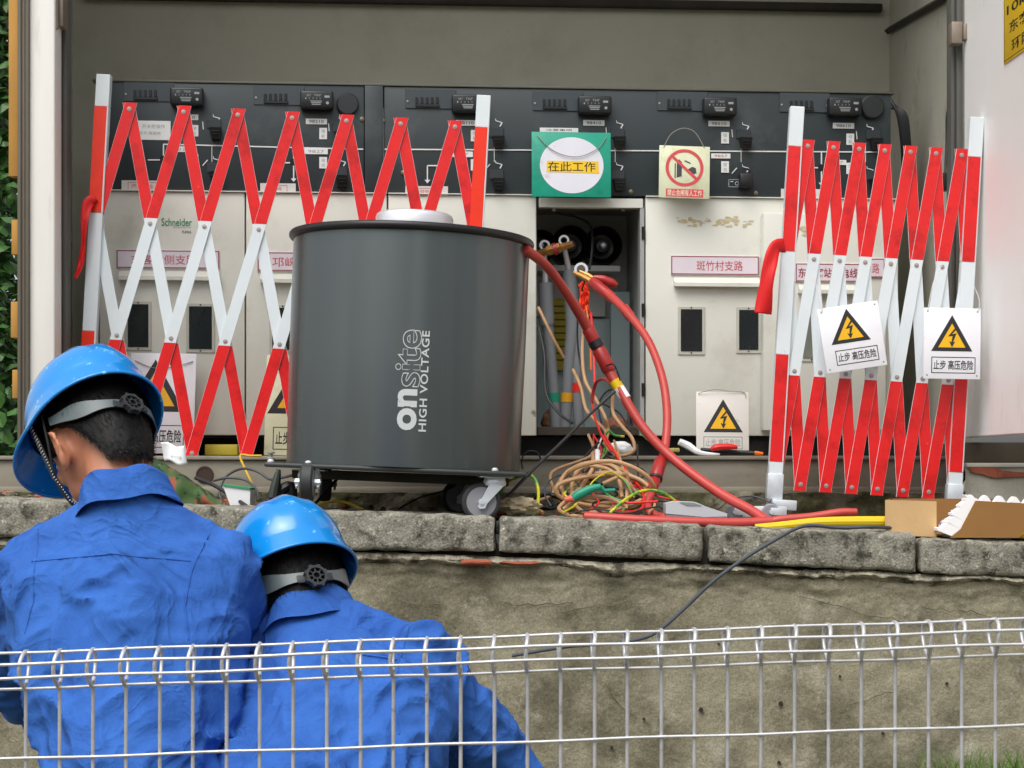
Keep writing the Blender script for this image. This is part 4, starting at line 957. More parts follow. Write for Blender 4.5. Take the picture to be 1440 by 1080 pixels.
cable('high_voltage_lead', 'red lead lying flat along the coping edge to the left', [(1086, 733, 4.84), (1040, 735, 4.83), (980, 734, 4.82), (900, 731, 4.82), (822, 726, 4.84)], 6.6, REDCAB)
cable('high_voltage_lead', 'short red lead lying to the right over the yellow pipe', [(1078, 736, 4.87), (1095, 731, 4.87), (1140, 727, 4.87), (1180, 721, 4.87), (1205, 720, 4.87)], [5, 6, 6, 6, 5], REDCAB)
R2 = [(836, 398, 5.66), (858, 416, 5.6), (884, 442, 5.5), (912, 480, 5.4), (931, 530, 5.3), (938, 580, 5.22), (935, 630, 5.15), (925, 668, 5.08), (914, 698, 5.0), (911, 714, 4.97), (922, 725, 4.93), (950, 730, 4.89)]
cl2 = cable('clamp_lead', 'red clamp lead arching out of the open compartment down to the coping', R2, [6, 6.4, 6, 6, 6, 6, 6, 6.6, 6, 6, 6, 5.5], REDCAB, extra=(
    ('shrink_sleeve', lambda b: (seg(b, (832, 395, 5.67), (862, 420, 5.6), .0175),), REDSL),
    ('shrink_sleeve', lambda b: (seg(b, (876, 432, 5.54), (888, 447, 5.5), .0165),), REDSL),
    ('shrink_sleeve', lambda b: (seg(b, (930, 646, 5.13), (922, 672, 5.07), .0185),), REDSL),
    ('shrink_sleeve', lambda b: (seg(b, (921, 674, 5.07), (915, 692, 5.01), .017),), REDSL),
    ('black_tape', lambda b: (b.tube([P(922.5, 671.5, 5.07), P(921.7, 674.5, 5.065)], .0195, 16),), BLKC)))
b = MB()
cl_ = thing('test_clamp', 'brass jawed test clamp with red handles gripping the middle grey cable lug', 'clamp', P(830, 392, 5.68))
b = MB(); b.tube([P(807, 383, 5.7), P(820, 389, 5.68), P(835, 397, 5.66)], [.006, .010, .012], 8); b.tube([P(815, 381, 5.7), P(828, 387, 5.69), P(838, 394, 5.67)], [.004, .007, .008], 8); obj('jaw', b, BRASS, cl_, True)
b = MB(); b.tube([P(835, 390, 5.66), P(848, 393, 5.66), P(860, 398, 5.66), P(868, 402, 5.66)], [.008, .0145, .0145, .007], 12, sub=4); obj('handle', b, REDSL, cl_, True)
b = MB(); b.lathe([(.014, -.006), (.022, -.006), (.022, .006), (.014, .006)], 24, Matrix.Translation(P(817, 379, 5.7)) @ Matrix.Rotation(PI / 2, 4, 'X'), closed=True); obj('shackle_ring', b, ALU, cl_, True)
# grey power cables in the compartment
def pcable(label, pts, r, band, bm_, by, lug):
    cD0 = [(x, y, cD(x) + .13) for x, y in pts]
    t = thing('power_cable', label, 'power cable', P(*cD0[-1]), group='grey power cables in the open compartment')
    b = MB(); b.tube([P(*p) for p in cD0], [q * 6.0 / F for q in r], 18, sub=6); obj('sheath', b, XLPE, t, True)
    b = MB(); i = [k for k in range(len(pts) - 1) if pts[k][1] <= by <= pts[k + 1][1]][0]; f_ = (by - pts[i][1]) / (pts[i + 1][1] - pts[i][1])
    c = P(*cD0[i]).lerp(P(*cD0[i + 1]), f_); d = (P(*cD0[i + 1]) - P(*cD0[i])).normalized(); rr = (r[i] + (r[i + 1] - r[i]) * f_) * 6.0 / F + .0012
    b.tube([c - d * .016, c + d * .016], rr, 18); obj('phase_band', b, bm_, t, True)
    if lug:
        b = MB(); x, y, D = lug; b.tube([P(*cD0[0]), P(x, y, D)], [.011, .008], 10); b.lathe([(.011, -.003), (.018, -.003), (.018, .003), (.011, .003)], 20, Matrix.Translation(P(x, y - 7, D)) @ Matrix.Rotation(PI / 2, 4, 'X'), closed=True); obj('cable_lug', b, ALU, t, True)
pcable('left grey power cable with green phase band', [(767, 398), (769, 455), (770, 457), (778, 545), (783, 618)], [10.5, 11, 8.2, 8, 8], 0, TEALC, 559, (766, 352, 6.02))
pcable('middle grey power cable with yellow phase band', [(800, 380), (804, 425), (805, 465), (801, 505), (797, 560), (794, 618)], [9.5, 10.5, 10, 8.4, 8.2, 8], 0, mat('ochre tape', (222, 160, 30), .45), 559, (793, 345, 6.0))
pcable('right grey power cable with red phase band', [(816, 445), (814, 480), (811, 540), (816, 618)], [8, 8, 7.6, 7.6], 0, REDW, 545, None)
b = MB(); b.tube([P(755, 357, 6.0), P(778, 351, 5.99), P(806, 343, 5.98)], [.012, .015, .011], 6); b.tube([P(770, 353, 5.98), P(788, 348, 5.97)], .018, 6); o = single('earthing_clamp', b, BRASS, 'brass earthing clamp bridging two cable lugs before the black bushings', 'clamp')
b = MB(); b.tube([P(778, 351, 5.965), P(783, 349, 5.965)], .021, 12); b.xf(Matrix.Translation(-o.location)); obj('red_tape', b, REDSL, o)
# orange-red flag cloth in the compartment
b = MB()
def fl(u, v):
    p = P(812 + 13 * u + 6 * v + 2 * math.sin(v * 6), 398 + 42 * v + 5 * nz((u * 3, v * 4, 0)), 5.78); return (p.x, p.y + .02 * nz((u * 5, v * 5, 3)), p.z)
b.grid(fl, 14, 22); o = single('marker_cloth', b, mat('fluorescent orange cloth', (255, 70, 30), .7), 'crumpled fluorescent orange cloth hanging beside the test clamp', 'cloth', smooth=60)
m_ = o.modifiers.new('thickness', 'SOLIDIFY'); m_.thickness = .002
# loose wires
W = [
 ('test_wire', 'thin red wire hanging from the orange cloth to the cable heap', [(831, 440, 5.7), (834, 480, 5.6), (836, 540, 5.5), (834, 575, 5.4), (845, 610, 5.3), (860, 635, 5.25)], 1.7, REDW),
 ('test_wire', 'thin orange wire between the cloth and the middle grey cable', [(824, 430, 5.75), (830, 470, 5.72), (831, 520, 5.7)], 1.3, ORW),
 ('red_jumper', 'short dark red jumper bent over behind the diagonal lead', [(859, 540, 5.3), (850, 533, 5.35), (840, 536, 5.4), (835, 548, 5.42), (832, 565, 5.42)], 2.6, REDSL),
 ('tan_wire', 'tan wire crossing the left grey cable', [(757, 432, 5.9), (768, 455, 5.88), (780, 480, 5.88), (793, 503, 5.9)], 2.2, TANC),
 ('tan_wire', 'tan wire dropping from the middle grey cable to the sill', [(806, 520, 5.85), (817, 545, 5.75), (824, 575, 5.65), (838, 592, 5.55), (852, 608, 5.5), (850, 630, 5.45)], 2.4, TANC),
 ('tan_wire', 'tan wire running straight down beside the orange wire', [(820, 460, 5.85), (819, 500, 5.8), (823, 535, 5.7), (838, 562, 5.6), (850, 585, 5.5), (855, 605, 5.5), (851, 620, 5.45), (843, 640, 5.4)], 2.5, TANC),
 ('tan_wire', 'tan wire curling past the right side of the compartment sill', [(862, 555, 5.5), (862, 580, 5.5), (875, 600, 5.45), (888, 615, 5.42), (892, 632, 5.4), (880, 640, 5.4), (862, 641, 5.4)], 2.6, TANC),
 ('black_lead', 'straight black lead rising from the right castor to the white tape', [(705, 708, 4.93), (745, 665, 4.98), (790, 622, 5.05), (830, 582, 5.12), (865, 550, 5.16)], 2.2, BLKC),
 ('black_wire', 'black wire hooking from the sill round the coil of tan cable', [(842, 622, 5.35), (825, 640, 5.3), (818, 655, 5.2), (826, 672, 5.1), (850, 683, 5.05), (880, 690, 5.03), (905, 700, 5.0), (935, 716, 4.96)], 1.9, BLKC),
 ('black_wire', 'thin black wire hanging down inside the compartment left side', [(758, 460, 5.9), (766, 500, 5.85), (768, 552, 5.8), (785, 580, 5.75), (805, 595, 5.7)], 2.0, BLKC),
 ('black_wire', 'thin black drop wire behind the clamp lead', [(896, 625, 5.4), (897, 650, 5.3), (899, 675, 5.2), (912, 690, 5.1)], 1.3, BLKC),
 ('earth_wire', 'orange and green wire running from the sill to the clamp lead', [(853, 618, 5.4), (868, 640, 5.3), (885, 668, 5.2), (900, 688, 5.1), (908, 694, 5.05)], 1.9, ORW),
 ('earth_wire', 'red wire running down beside the orange wire to the coping', [(850, 612, 5.38), (866, 640, 5.28), (885, 668, 5.15), (903, 690, 5.03), (905, 706, 4.98), (900, 717, 4.94), (880, 720, 4.9), (862, 719, 4.88)], 2.0, REDW),
 ('earth_wire', 'short loop of yellow green wire on the compartment sill', [(850, 615, 5.42), (856, 606, 5.42), (864, 612, 5.42), (878, 614, 5.42)], 1.8, YGC),
 ('earth_wire', 'yellow green wire arching over the clamp lead foot', [(857, 722, 4.86), (880, 702, 4.9), (905, 690, 4.95), (930, 692, 4.98), (950, 705, 5.0)], 2.1, YGC),
 ('earth_wire', 'yellow green wire looping up beside the right castor', [(703, 694, 5.0), (715, 678, 5.0), (735, 669, 5.0), (750, 671, 4.98), (757, 690, 4.95), (755, 722, 4.88)], 2.3, YGC),
 ('earth_wire', 'green yellow wire sagging behind the diagonal lead to the dolly', [(893, 595, 5.4), (910, 618, 5.35), (935, 630, 5.3), (965, 658, 5.2), (990, 685, 5.15), (1030, 703, 5.1)], 1.4, GRNC),
 ('red_wire', 'thin red wire lying crosswise in front of the clamp lead', [(860, 708, 4.92), (890, 707, 4.9), (925, 705, 4.9)], 1.8, REDW),
 ('earth_wire', 'yellow wire hanging in a bend from the cap behind the left castor', [(368, 641, 5.35), (352, 641, 5.35), (338, 641, 5.35), (345, 660, 5.33), (356, 683, 5.3)], 1.8, mat('ochre wire', (206, 168, 20), .5)),
 ('earth_wire', 'yellow wire lying over the coping behind the second helmet', [(445, 712, 4.97), (462, 706, 4.98), (485, 706, 4.98), (505, 714, 4.95), (520, 722, 4.9)], 1.8, mat('ochre wire', (206, 168, 20), .5)),
 ('black_cable', 'heavy black cable sloping down from the camouflage bag', [(275, 672, 5.2), (300, 682, 5.15), (325, 697, 5.1), (350, 714, 5.0)], 2.8, BLKC),
 ('black_loop', 'larger loop of grey black cable behind the white carton', [(312, 705, 5.2), (309, 690, 5.22), (318, 670, 5.25), (340, 659, 5.28), (362, 663, 5.28), (380, 674, 5.25), (395, 672, 5.2), (425, 665, 5.15)], 2.0, mat('dark grey cable', (74, 76, 78), .5)),
 ('black_loop', 'smaller loop of grey black cable over the white carton', [(300, 676, 5.2), (320, 672, 5.18), (345, 675, 5.16), (360, 688, 5.14), (363, 704, 5.12)], 1.9, mat('dark grey cable', (74, 76, 78), .5)),
 ('black_rod', 'thin black rod behind the left castor', [(440, 712, 4.95), (455, 695, 5.05), (480, 667, 5.2)], 2.2, BLKC),
 ('black_wire', 'small loop of black wire beside the drum base', [(735, 660, 5.15), (734, 645, 5.15), (742, 635, 5.15), (755, 636, 5.15), (760, 648, 5.15), (750, 660, 5.12), (740, 666, 5.1)], 1.2, BLKC),
 ('trailing_cable', 'slate blue cable trailing over the coping and down the wall face', [(1290, 746, 4.80), (1250, 742, 4.76), (1225, 741, 4.69), (1180, 742, 4.69), (1130, 740, 4.68), (1085, 762, 4.672), (1040, 790, 4.665), (1000, 820, 4.66), (960, 858, 4.66), (930, 884, 4.66), (905, 897, 4.66), (860, 905, 4.66), (800, 909, 4.66), (720, 922, 4.66)], 2.6, GREYC),
 ('yellow_pipe', 'yellow cable lying on the coping beside the cardboard box', [(1062, 742, 4.79), (1100, 739, 4.79), (1150, 734, 4.79), (1200, 733, 4.79), (1252, 733, 4.79)], [5, 6, 6.5, 7.2, 7.5], YELC),
]
for nm, lb, pts, r, m in W: cable(nm, lb, pts, r, m, cat='cable' if 'pipe' not in nm else 'pipe', n=10)
for nm, lb, pts, r, m in [
 ('loose_wire', 'grey wire looping left of the tan coil', [(775, 712, 4.95), (765, 690, 5.0), (778, 672, 5.05), (800, 668, 5.08), (815, 684, 5.02)], 1.2, GREYC),
 ('loose_wire', 'black wire trailing low under the tan coil to the right', [(800, 722, 4.86), (840, 716, 4.87), (880, 722, 4.86), (905, 716, 4.88), (928, 712, 4.9)], 1.3, BLKC),
 ('loose_wire', 'thin yellow wire crossing the top of the tan coil', [(820, 700, 4.92), (835, 676, 4.96), (858, 664, 5.0), (878, 676, 4.98), (892, 700, 4.95)], 1.1, YGC),
 ('loose_wire', 'thin white wire dangling from the sill to the tan coil', [(846, 616, 5.42), (841, 632, 5.35), (848, 650, 5.25), (839, 670, 5.12)], 1.2, PAPER),
 ('loose_wire', 'black wire hanging in the compartment from the clamp', [(824, 390, 5.72), (816, 420, 5.8), (812, 470, 5.82), (818, 520, 5.8), (838, 560, 5.7), (870, 580, 5.6), (886, 606, 5.5)], 1.4, BLKC),
 ('loose_wire', 'black wire rising to the right black bushing', [(829, 378, 5.75), (833, 345, 5.95), (830, 318, 6.05), (812, 306, 6.1), (780, 300, 6.1)], 1.6, BLKC),
 ('loose_wire', 'dark wire looping behind the right bundle in the compartment', [(850, 612, 5.85), (842, 570, 5.95), (858, 548, 6.0), (880, 560, 5.95), (884, 600, 5.85)], 1.3, BLKC),
 ('loose_wire', 'black wire snaking behind the coping left of the glove', [(560, 716, 5.1), (590, 700, 5.15), (625, 690, 5.15), (640, 682, 5.15)], 1.4, BLKC),
 ('loose_wire', 'grey wire lying over the soil right of the meter', [(1010, 716, 5.05), (1030, 702, 5.15), (1060, 698, 5.2), (1090, 710, 5.15)], 1.1, GREYC)]:
    cable(nm, lb, pts, r, m, cat='wire', n=8)
TW = [('brown', TANC, 2.2), ('yellow', YGC, 1.5), ('red', REDW, 1.5), ('black', BLKC, 1.6), ('green', GRNC, 1.3), ('brown', TANC, 2.0), ('red', REDW, 1.2), ('black', BLKC, 1.2)]
END = ('left of the green splice', 'by the meter case', 'under the clamp lead', 'beside the beige glove', 'over the tan coil', 'behind the tan coil', 'along the coping edge', 'close to the barrier dolly')
rnd = random.Random(31)
for i, ((cn, cm, cr_), en) in enumerate(zip(TW, END)):
    xs = 835 + rnd.uniform(-8, 30); xe = 770 + i * 27 + rnd.uniform(-8, 8); mx_ = (xs + xe) / 2
    pts = [(xs, 606 + rnd.uniform(0, 14), 5.5), (xs + rnd.uniform(-12, 12), 640, 5.3), (mx_ + rnd.uniform(-26, 26), 668 + rnd.uniform(-6, 8), 5.15), (mx_ + rnd.uniform(-34, 34), 694, 5.02 + rnd.uniform(-.03, .04)), (xe + rnd.uniform(-22, 22), 708, 4.98), (xe, 721, 4.9 + rnd.uniform(0, .05))]
    cable('loose_wire', 'thin %s wire straggling from the open compartment sill, ending %s' % (cn, en), pts, cr_, cm, cat='wire', n=8)
# tan coil
rnd = random.Random(11); b = MB()
pts = []
for k in range(150):
    a = k / 150 * 2 * PI * 6.3; rx = 47 + 19 * math.sin(k * .11) + 7 * rnd.random(); ry = 28 + 11 * math.sin(k * .07 + 1) + 3 * rnd.random()
    pts.append(P(848 + rx * math.cos(a) + 10 * math.sin(k * .05), 690 + ry * math.sin(a) - 2, 5.06 + .07 * math.sin(k * .23) + .02 * math.sin(a)))
b.tube(pts[::3], .0062, 8, sub=5)
single('cable_coil', b, TANC, 'tangled coil of tan cable heaped behind the coping', 'cable coil')
for lb, pts in (('tan cable rising from the coil in an S bend', [(833, 638, 5.2), (834, 655, 5.1), (826, 672, 5.05), (812, 690, 5.02), (795, 705, 5.0), (786, 716, 4.97), (800, 724, 4.9), (820, 727, 4.87)]),
                ('tan cable arching high over the coil', [(795, 700, 5.0), (788, 680, 5.03), (800, 662, 5.05), (825, 655, 5.08), (855, 660, 5.08), (870, 675, 5.06), (875, 700, 5.0)]),
                ('tan cable lying low across the front of the coil', [(792, 716, 4.9), (815, 702, 4.9), (850, 699, 4.9), (880, 712, 4.9)]),
                ('tan cable running right from the coil to the clamp lead', [(848, 680, 5.0), (866, 672, 5.0), (881, 667, 5.0), (882, 690, 5.0), (880, 716, 4.96)])):
    cable('tan_cable', lb, pts, 2.9, TANC, n=10)
b = MB(); b.tube([P(806, 701, 4.88), P(815, 695, 4.88), P(830, 688, 4.88), P(845, 684, 4.88)], [.011, .0135, .0125, .008], 14, sub=5); o = single('cable_splice', b, TEALC, 'green sleeved splice with a red end lying on the tan coil', 'cable splice')
e = MB(); e.tube([P(794, 703, 4.88), P(806, 701, 4.88)], [.008, .0095], 12); e.xf(Matrix.Translation(-o.location)); obj('red_end', e, mat('salmon sleeve', (214, 96, 76), .5), o)
e = MB(); e.tube([P(845, 684, 4.88), P(850, 690, 4.88), P(865, 689, 4.88)], [.007, .006, .005], 10); e.xf(Matrix.Translation(-o.location)); obj('green_tail', e, TEALC, o)
b = MB(); b.tube([P(840, 634, 5.2), P(840, 652, 5.15)], .0075, 10); single('ferrule', b, PAPER, 'white taped cable end standing up from the coil', 'cable end')
b = MB(); rnd = random.Random(5); pts = []
for k in range(60):
    a = k / 60 * 2 * PI * 4; pts.append(P(770 + 22 * math.cos(a) + rnd.uniform(-2, 2), 705 + 9 * math.sin(a) + rnd.uniform(-2, 2), 5.05 + .03 * math.sin(k)))
b.tube(pts, .0045, 8, sub=3); single('cable_coil', b, BLKC, 'small black coil of cable left of the tan coil', 'cable coil')
# rag, rubble
def lump(name, label, cat, x0, x1, y0, y1, D, m, amp=.012, dep=.05, seed=0):
    c = P((x0 + x1) / 2, (y0 + y1) / 2, D); rx = (x1 - x0) / 2 * D / F; rz = (y1 - y0) / 2 * D / F
    def fn(u, v):
        a, t = u * 2 * PI, (v - .5) * PI; d = Vector((math.cos(t) * math.cos(a), math.cos(t) * math.sin(a), math.sin(t)))
        k = 1 + amp / max(rz, .01) * nz(d * 2.2 + Vector((seed, 0, 0))) + amp * .5 / max(rz, .01) * nz(d * 6 + Vector((seed, 3, 0)))
        return c + Vector((d.x * rx, d.y * dep, d.z * rz)) * k
    return single(name, MB().grid(fn, 30, 18), m, label, cat, smooth=60)
lump('rag', 'crumpled beige glove lying by the right castor', 'glove', 698, 757, 700, 725, 4.86, mat('beige leather', (196, 180, 148), .9, var=.15, vscale=40), .012, .05, 3)
lump('carton_scrap', 'white plastic scrap on the compartment sill', 'scrap', 855, 890, 621, 641, 5.6, PAPER, .004, .03, 5)
lump('rope_bundle', 'grubby brown bundle inside the open compartment bottom left', 'bundle', 762, 790, 575, 612, 6.1, mat('brown bundle', (128, 92, 66), .9, var=.3, vscale=40), .01, .05, 8)
lump('rope_bundle', 'reddish brown bundle inside the open compartment bottom right', 'bundle', 850, 888, 586, 614, 6.15, mat('red brown bundle', (138, 88, 70), .9, var=.3, vscale=40), .01, .05, 12)
rnd = random.Random(21); b = MB()
for i in range(90):
    x = rnd.uniform(-100, 1500); s_ = rnd.choice((3, 4, 5, 6, 8, 11)); D = rnd.uniform(5.02, 5.4); X = (x - 720) / F * D
    c = Vector((X, D, ZT(X) - .004 + s_ * .0006)); r_ = s_ * D / F
    def fn(u, v, c=c, r_=r_, i=i):
        a, t = u * 2 * PI, (v - .5) * PI; d = Vector((math.cos(t) * math.cos(a), math.cos(t) * math.sin(a), math.sin(t)))
        return c + Vector((d.x, d.y * .8, d.z * .6)) * r_ * (1 + .5 * nz(d * 1.6 + Vector((i, 0, 0))) + .25 * nz(d * 4 + Vector((i, 3, 0))))
    b.grid(fn, 14, 9, 0 if i % 4 else 1)
obj('rubble', b, [CONC, BRICK], kind='stuff', smooth=40)
# meter box
t = thing('handheld_meter', 'flat grey handheld instrument lying on the coping by the red lead', 'meter', P(980, 728, 4.86))
b = MB(); a_ = [(936, 708), (950, 705), (978, 706), (992, 712), (1022, 722), (1022, 726), (990, 727), (936, 722)]
b.prism([(P(x, y, 4.88).x, P(x, y, 4.88).z) for x, y in a_], 4.87, 4.96); obj('case', b, mat('light grey plastic', (190, 194, 198), .4), t, True)
b = MB(); b.prism([(P(x, y, 4.88).x, P(x, y, 4.88).z) for x, y in ((936, 723), (990, 727.5), (1022, 726.5), (1022, 728.5), (988, 729), (936, 726))], 4.866, 4.962); obj('base_shell', b, mat('slate plastic', (116, 124, 130), .45), t, True)
b = MB(); b.prism([(P(x, y, 4.88).x, P(x, y, 4.88).z) for x, y in ((955, 706.2), (975, 706.8), (986, 711), (966, 711))], 4.868, 4.87); obj('keypad', b, mat('keypad', (130, 136, 136), .6), t, True)
# screwdrivers / probe on sill
t = thing('probe', 'black test probe with orange tip lying on the sill before the grubby sign', 'probe', P(1030, 637, 5.52))
b = MB(); b.tube([P(985, 632, 5.53), P(1030, 635, 5.52), P(1062, 637, 5.51)], .006, 10); obj('shaft', b, BLKC, t, True)
b = MB(); b.tube([P(1061, 637, 5.51), P(1073, 638, 5.51)], [.007, .005], 10); obj('tip', b, ORW, t, True)
b = MB(); b.tube([P(1000, 632, 5.5), P(1008, 629, 5.5), P(1025, 628, 5.5), P(1037, 629, 5.5)], [.006, .011, .010, .006], 10, sub=3); single('pliers_grip', b, REDW, 'red tool handle lying against the grubby warning sign', 'tool')
b = MB(); b.tube([P(955, 621, 5.52), P(968, 627, 5.52), P(985, 637, 5.5), P(1012, 639, 5.5)], [.010, .012, .008, .003], 8, sub=3); single('plastic_bag', b, PAPER, 'rolled white plastic bag lying on the beam left of the grubby sign', 'bag')
b = MB(); p0, p1 = P(928, 636, 5.5), P(956, 630, 5.5); b.rbox(p0.x, p1.x, 5.5, 5.56, p0.z, p1.z, .004); single('connector', b, mat('mixed yellow plastic', (170, 160, 90), .6, dirt=(90, 100, 96), dscale=60), 'small yellowish connector lying on the beam by the clamp lead', 'connector')
# items at the left: carton, camo bag, clamp, strip
t = thing('carton', 'small white carton with green edge behind the second helmet', 'box', P(340, 715, 5.05))
b = MB(); pl = [(P(x, y, 5.05).x, P(x, y, 5.05).z) for x, y in ((313, 682), (352, 687), (351, 716), (326, 717))]; b.prism(pl, 5.05, 5.14); obj('carton_body', b, PAPER, t, True)
b = MB(); b.prism([(P(x, y, 5.05).x, P(x, y, 5.05).z) for x, y in ((313, 681), (352, 686), (352, 688.5), (314, 683.5))], 5.046, 5.145); obj('green_edge', b, GREEN_T, t, True)
b = MB(); p0, p1 = P(288, 640, 5.66), P(334, 625, 5.66); b.rbox(p0.x, p1.x, 5.66, 5.72, p0.z, p1.z, .003); o = single('level_bar', b, mat('ochre bar', (176, 160, 44), .5), 'yellow bar lying on the beam between the barrier slats', 'bar')
t = thing('black_clamp', 'black cable clamp lying between the carton and the left castor', 'clamp', P(400, 710, 5.1))
b = MB(); b.tube([P(384, 700, 5.1), P(388, 680, 5.1), P(392, 660, 5.1)], [.018, .014, .006], 10, sub=3); obj('clamp_arm', b, mat('dark steel', (60, 66, 62), .5, .4, var=.3), t, True)
b = MB(); b.tube([P(385, 704, 5.12), P(395, 690, 5.12), P(410, 683, 5.12), P(412, 702, 5.12)], [.016, .018, .014, .012], 10, sub=3); obj('clamp_jaw', b, BLACKP, t, True)
b = MB(); b.lathe([(.012, 0), (.012, .004), (.005, .006), (.005, .016), (.012, .018), (.012, .022)], 16, Matrix.Translation(P(381, 646, 5.3))); single('cap_nut', b, STEEL, 'small steel terminal screw at the left end of the drum base', 'screw')
def bag(u, v):
    xx = 205 + 110 * u; top = 640 + 68 * u ** 1.15; bot = 722
    a = v * PI
    p = P(xx, top + (bot - top) * (1 - math.cos(a)) / 2, 5.05); return (p.x, p.y - .07 * math.sin(a) * (1 - .4 * u) + .016 * nz((xx * .06, v * 3, 0)), p.z + .006 * nz((xx * .09, v * 5, 2)))
b = MB().grid(bag, 40, 24); b.v = b.v; o = single('camouflage_bag', b, CAMO, 'camouflage cloth bag slumped behind the first worker', 'bag', smooth=60); m_ = o.modifiers.new('thickness', 'SOLIDIFY'); m_.thickness = .003
t = thing('paper_sheet', 'crumpled white printed sheet lying on the camouflage bag', 'paper', P(245, 640, 5.0))
def sh(u, v):
    p = P(226 + 34 * u + 4 * v, 622 + 6 * u + 26 * v, 4.97); return (p.x, p.y + .012 * math.sin(u * 5 + v), p.z + .004 * math.sin(u * 7))
b = MB().grid(sh, 16, 8); o = obj('sheet', b, PAPER, t, True, smooth=60); m_ = o.modifiers.new('thickness', 'SOLIDIFY'); m_.thickness = .0008
b = MB(); text(b, '电力工程', 0, .03, 0, .008, 0); b.xf(Matrix.Translation(P(240, 644, 4.955)) @ Matrix.Rotation(.15, 4, 'Y')); obj('lettering', b, PRINTG, t, True)

# ------------------------------------------------------------------ cardboard box with foam
t = thing('cardboard_box', 'open cardboard box lined with white foam at the right end of the coping', 'box', P(1340, 757, 4.8))
Db = 4.76
def bp2(x, y, D=Db): q = P(x, y, D); return (q.x, q.z)
b = MB(); b.prism([bp2(1245, 703), bp2(1317, 705), bp2(1317, 755), bp2(1285, 754), bp2(1245, 749)], Db, Db + .004); obj('front_panel', b, CARD, t, True)
b = MB(); x0 = P(1246, 0, Db).x; z0, z1 = P(0, 752, Db).z, P(0, 703, Db).z; b.add([(x0 + q_ + p_, y_, z_) for (q_, y_) in ((.004, Db + .0045), (.045, Db + .16)) for p_ in (0, .004) for z_ in (z0, z1 + .001)], [(0, 1, 3, 2), (4, 6, 7, 5), (0, 4, 5, 1), (2, 3, 7, 6), (0, 2, 6, 4), (1, 5, 7, 3)]); b.box(x0 + .05, x0 + .36, Db + .156, Db + .16, z0, z1 + .001); b.box(x0 + .005, x0 + .36, Db + .0045, Db + .155, z0 - .003, z0 + .001)
obj('box_walls', b, CARDD, t, True)
b = MB(); b.prism([bp2(1371, 704, 4.72), bp2(1450, 708, 4.72), bp2(1470, 708, 4.72), bp2(1432, 756, 4.72), bp2(1335, 756, 4.72), bp2(1350, 744, 4.72)], 4.712, 4.717); obj('lid_flap', b, CARDD, t, True)
b = MB()
def strip(A_, B_, y0, y1):
    # ribbon of quads between two polylines, thick in Y
    n = len(A_); vs = []
    for y in (y0, y1):
        for a_, c_ in zip(A_, B_): vs += [(a_[0], y, a_[1]), (c_[0], y, c_[1])]
    o = 2 * n; fs = []
    for i in range(n - 1):
        p = 2 * i; fs += [(p, p + 1, p + 3, p + 2), (o + p, o + p + 2, o + p + 3, o + p + 1), (p, p + 2, o + p + 2, o + p), (p + 1, o + p + 1, o + p + 3, p + 3)]
    fs += [(0, o, o + 1, 1), (2 * n - 2, 2 * n - 1, o + 2 * n - 1, o + 2 * n - 2)]; b.add(vs, fs)
top_ = [bp2(1361 + k * 2.5, 700.5 - 5.0 * math.cos((k * 2.5 - 2) * 2 * PI / 20.5) + k * .1, 4.74) for k in range(44)]
low_ = [bp2(1361 + k * 2.5, 714 + k * .05, 4.74) for k in range(44)]
strip(low_, top_, 4.719, 4.75)
N_ = 26; lf = []; rt = []
for k in range(N_ + 1):
    t_ = k / N_; cx_ = 1326 + 40 * t_ ** .8; cy_ = 750 - 50 * t_; sc_ = 2.4 * math.sin(k * 1.1 + math.sin(k * .7)) + 1.2 * math.sin(k * 2.3)
    lf.append(bp2(cx_ - 10 + 3 * t_ - sc_, cy_ - 4 - abs(sc_) * .6, 4.74)); rt.append(bp2(cx_ + 14, cy_ + 5, 4.74))
strip(lf, rt, 4.7185, 4.76)
obj('foam_lining', b, FOAM, t, True)
b = MB(); pts = [P(1322 + 3 * k, 742 - k * 1.6 - 3 * abs(math.sin(k)), 4.79 + .01 * math.sin(k * 2)) for k in range(9)]; b.tube(pts, [.006, .009, .011, .010, .012, .010, .011, .009, .006], 8, sub=3); obj('tissue', b, mat('bluish tissue', (214, 212, 240), .9), t, True)
t = thing('tool_case', 'slate blue case with a yellow handle beside the cardboard box', 'case', P(1440, 757, 4.82))
b = MB(); p0, p1 = P(1424, 756, 4.82), P(1520, 728, 4.82); b.rbox(p0.x, p1.x, 4.82, 4.92, p0.z, p1.z, .005); b.rbox(p0.x, p1.x, 4.812, 4.82, p0.z + .02, p0.z + .026, .001); obj('case_body', b, mat('slate blue plastic', (78, 92, 114), .45), t, True)
b = MB(); p0, p1 = P(1421, 757, 4.78), P(1500, 749, 4.78); b.rbox(p0.x, p1.x, 4.77, 4.81, p0.z, p1.z, .005); obj('yellow_handle', b, ORP, t, True)

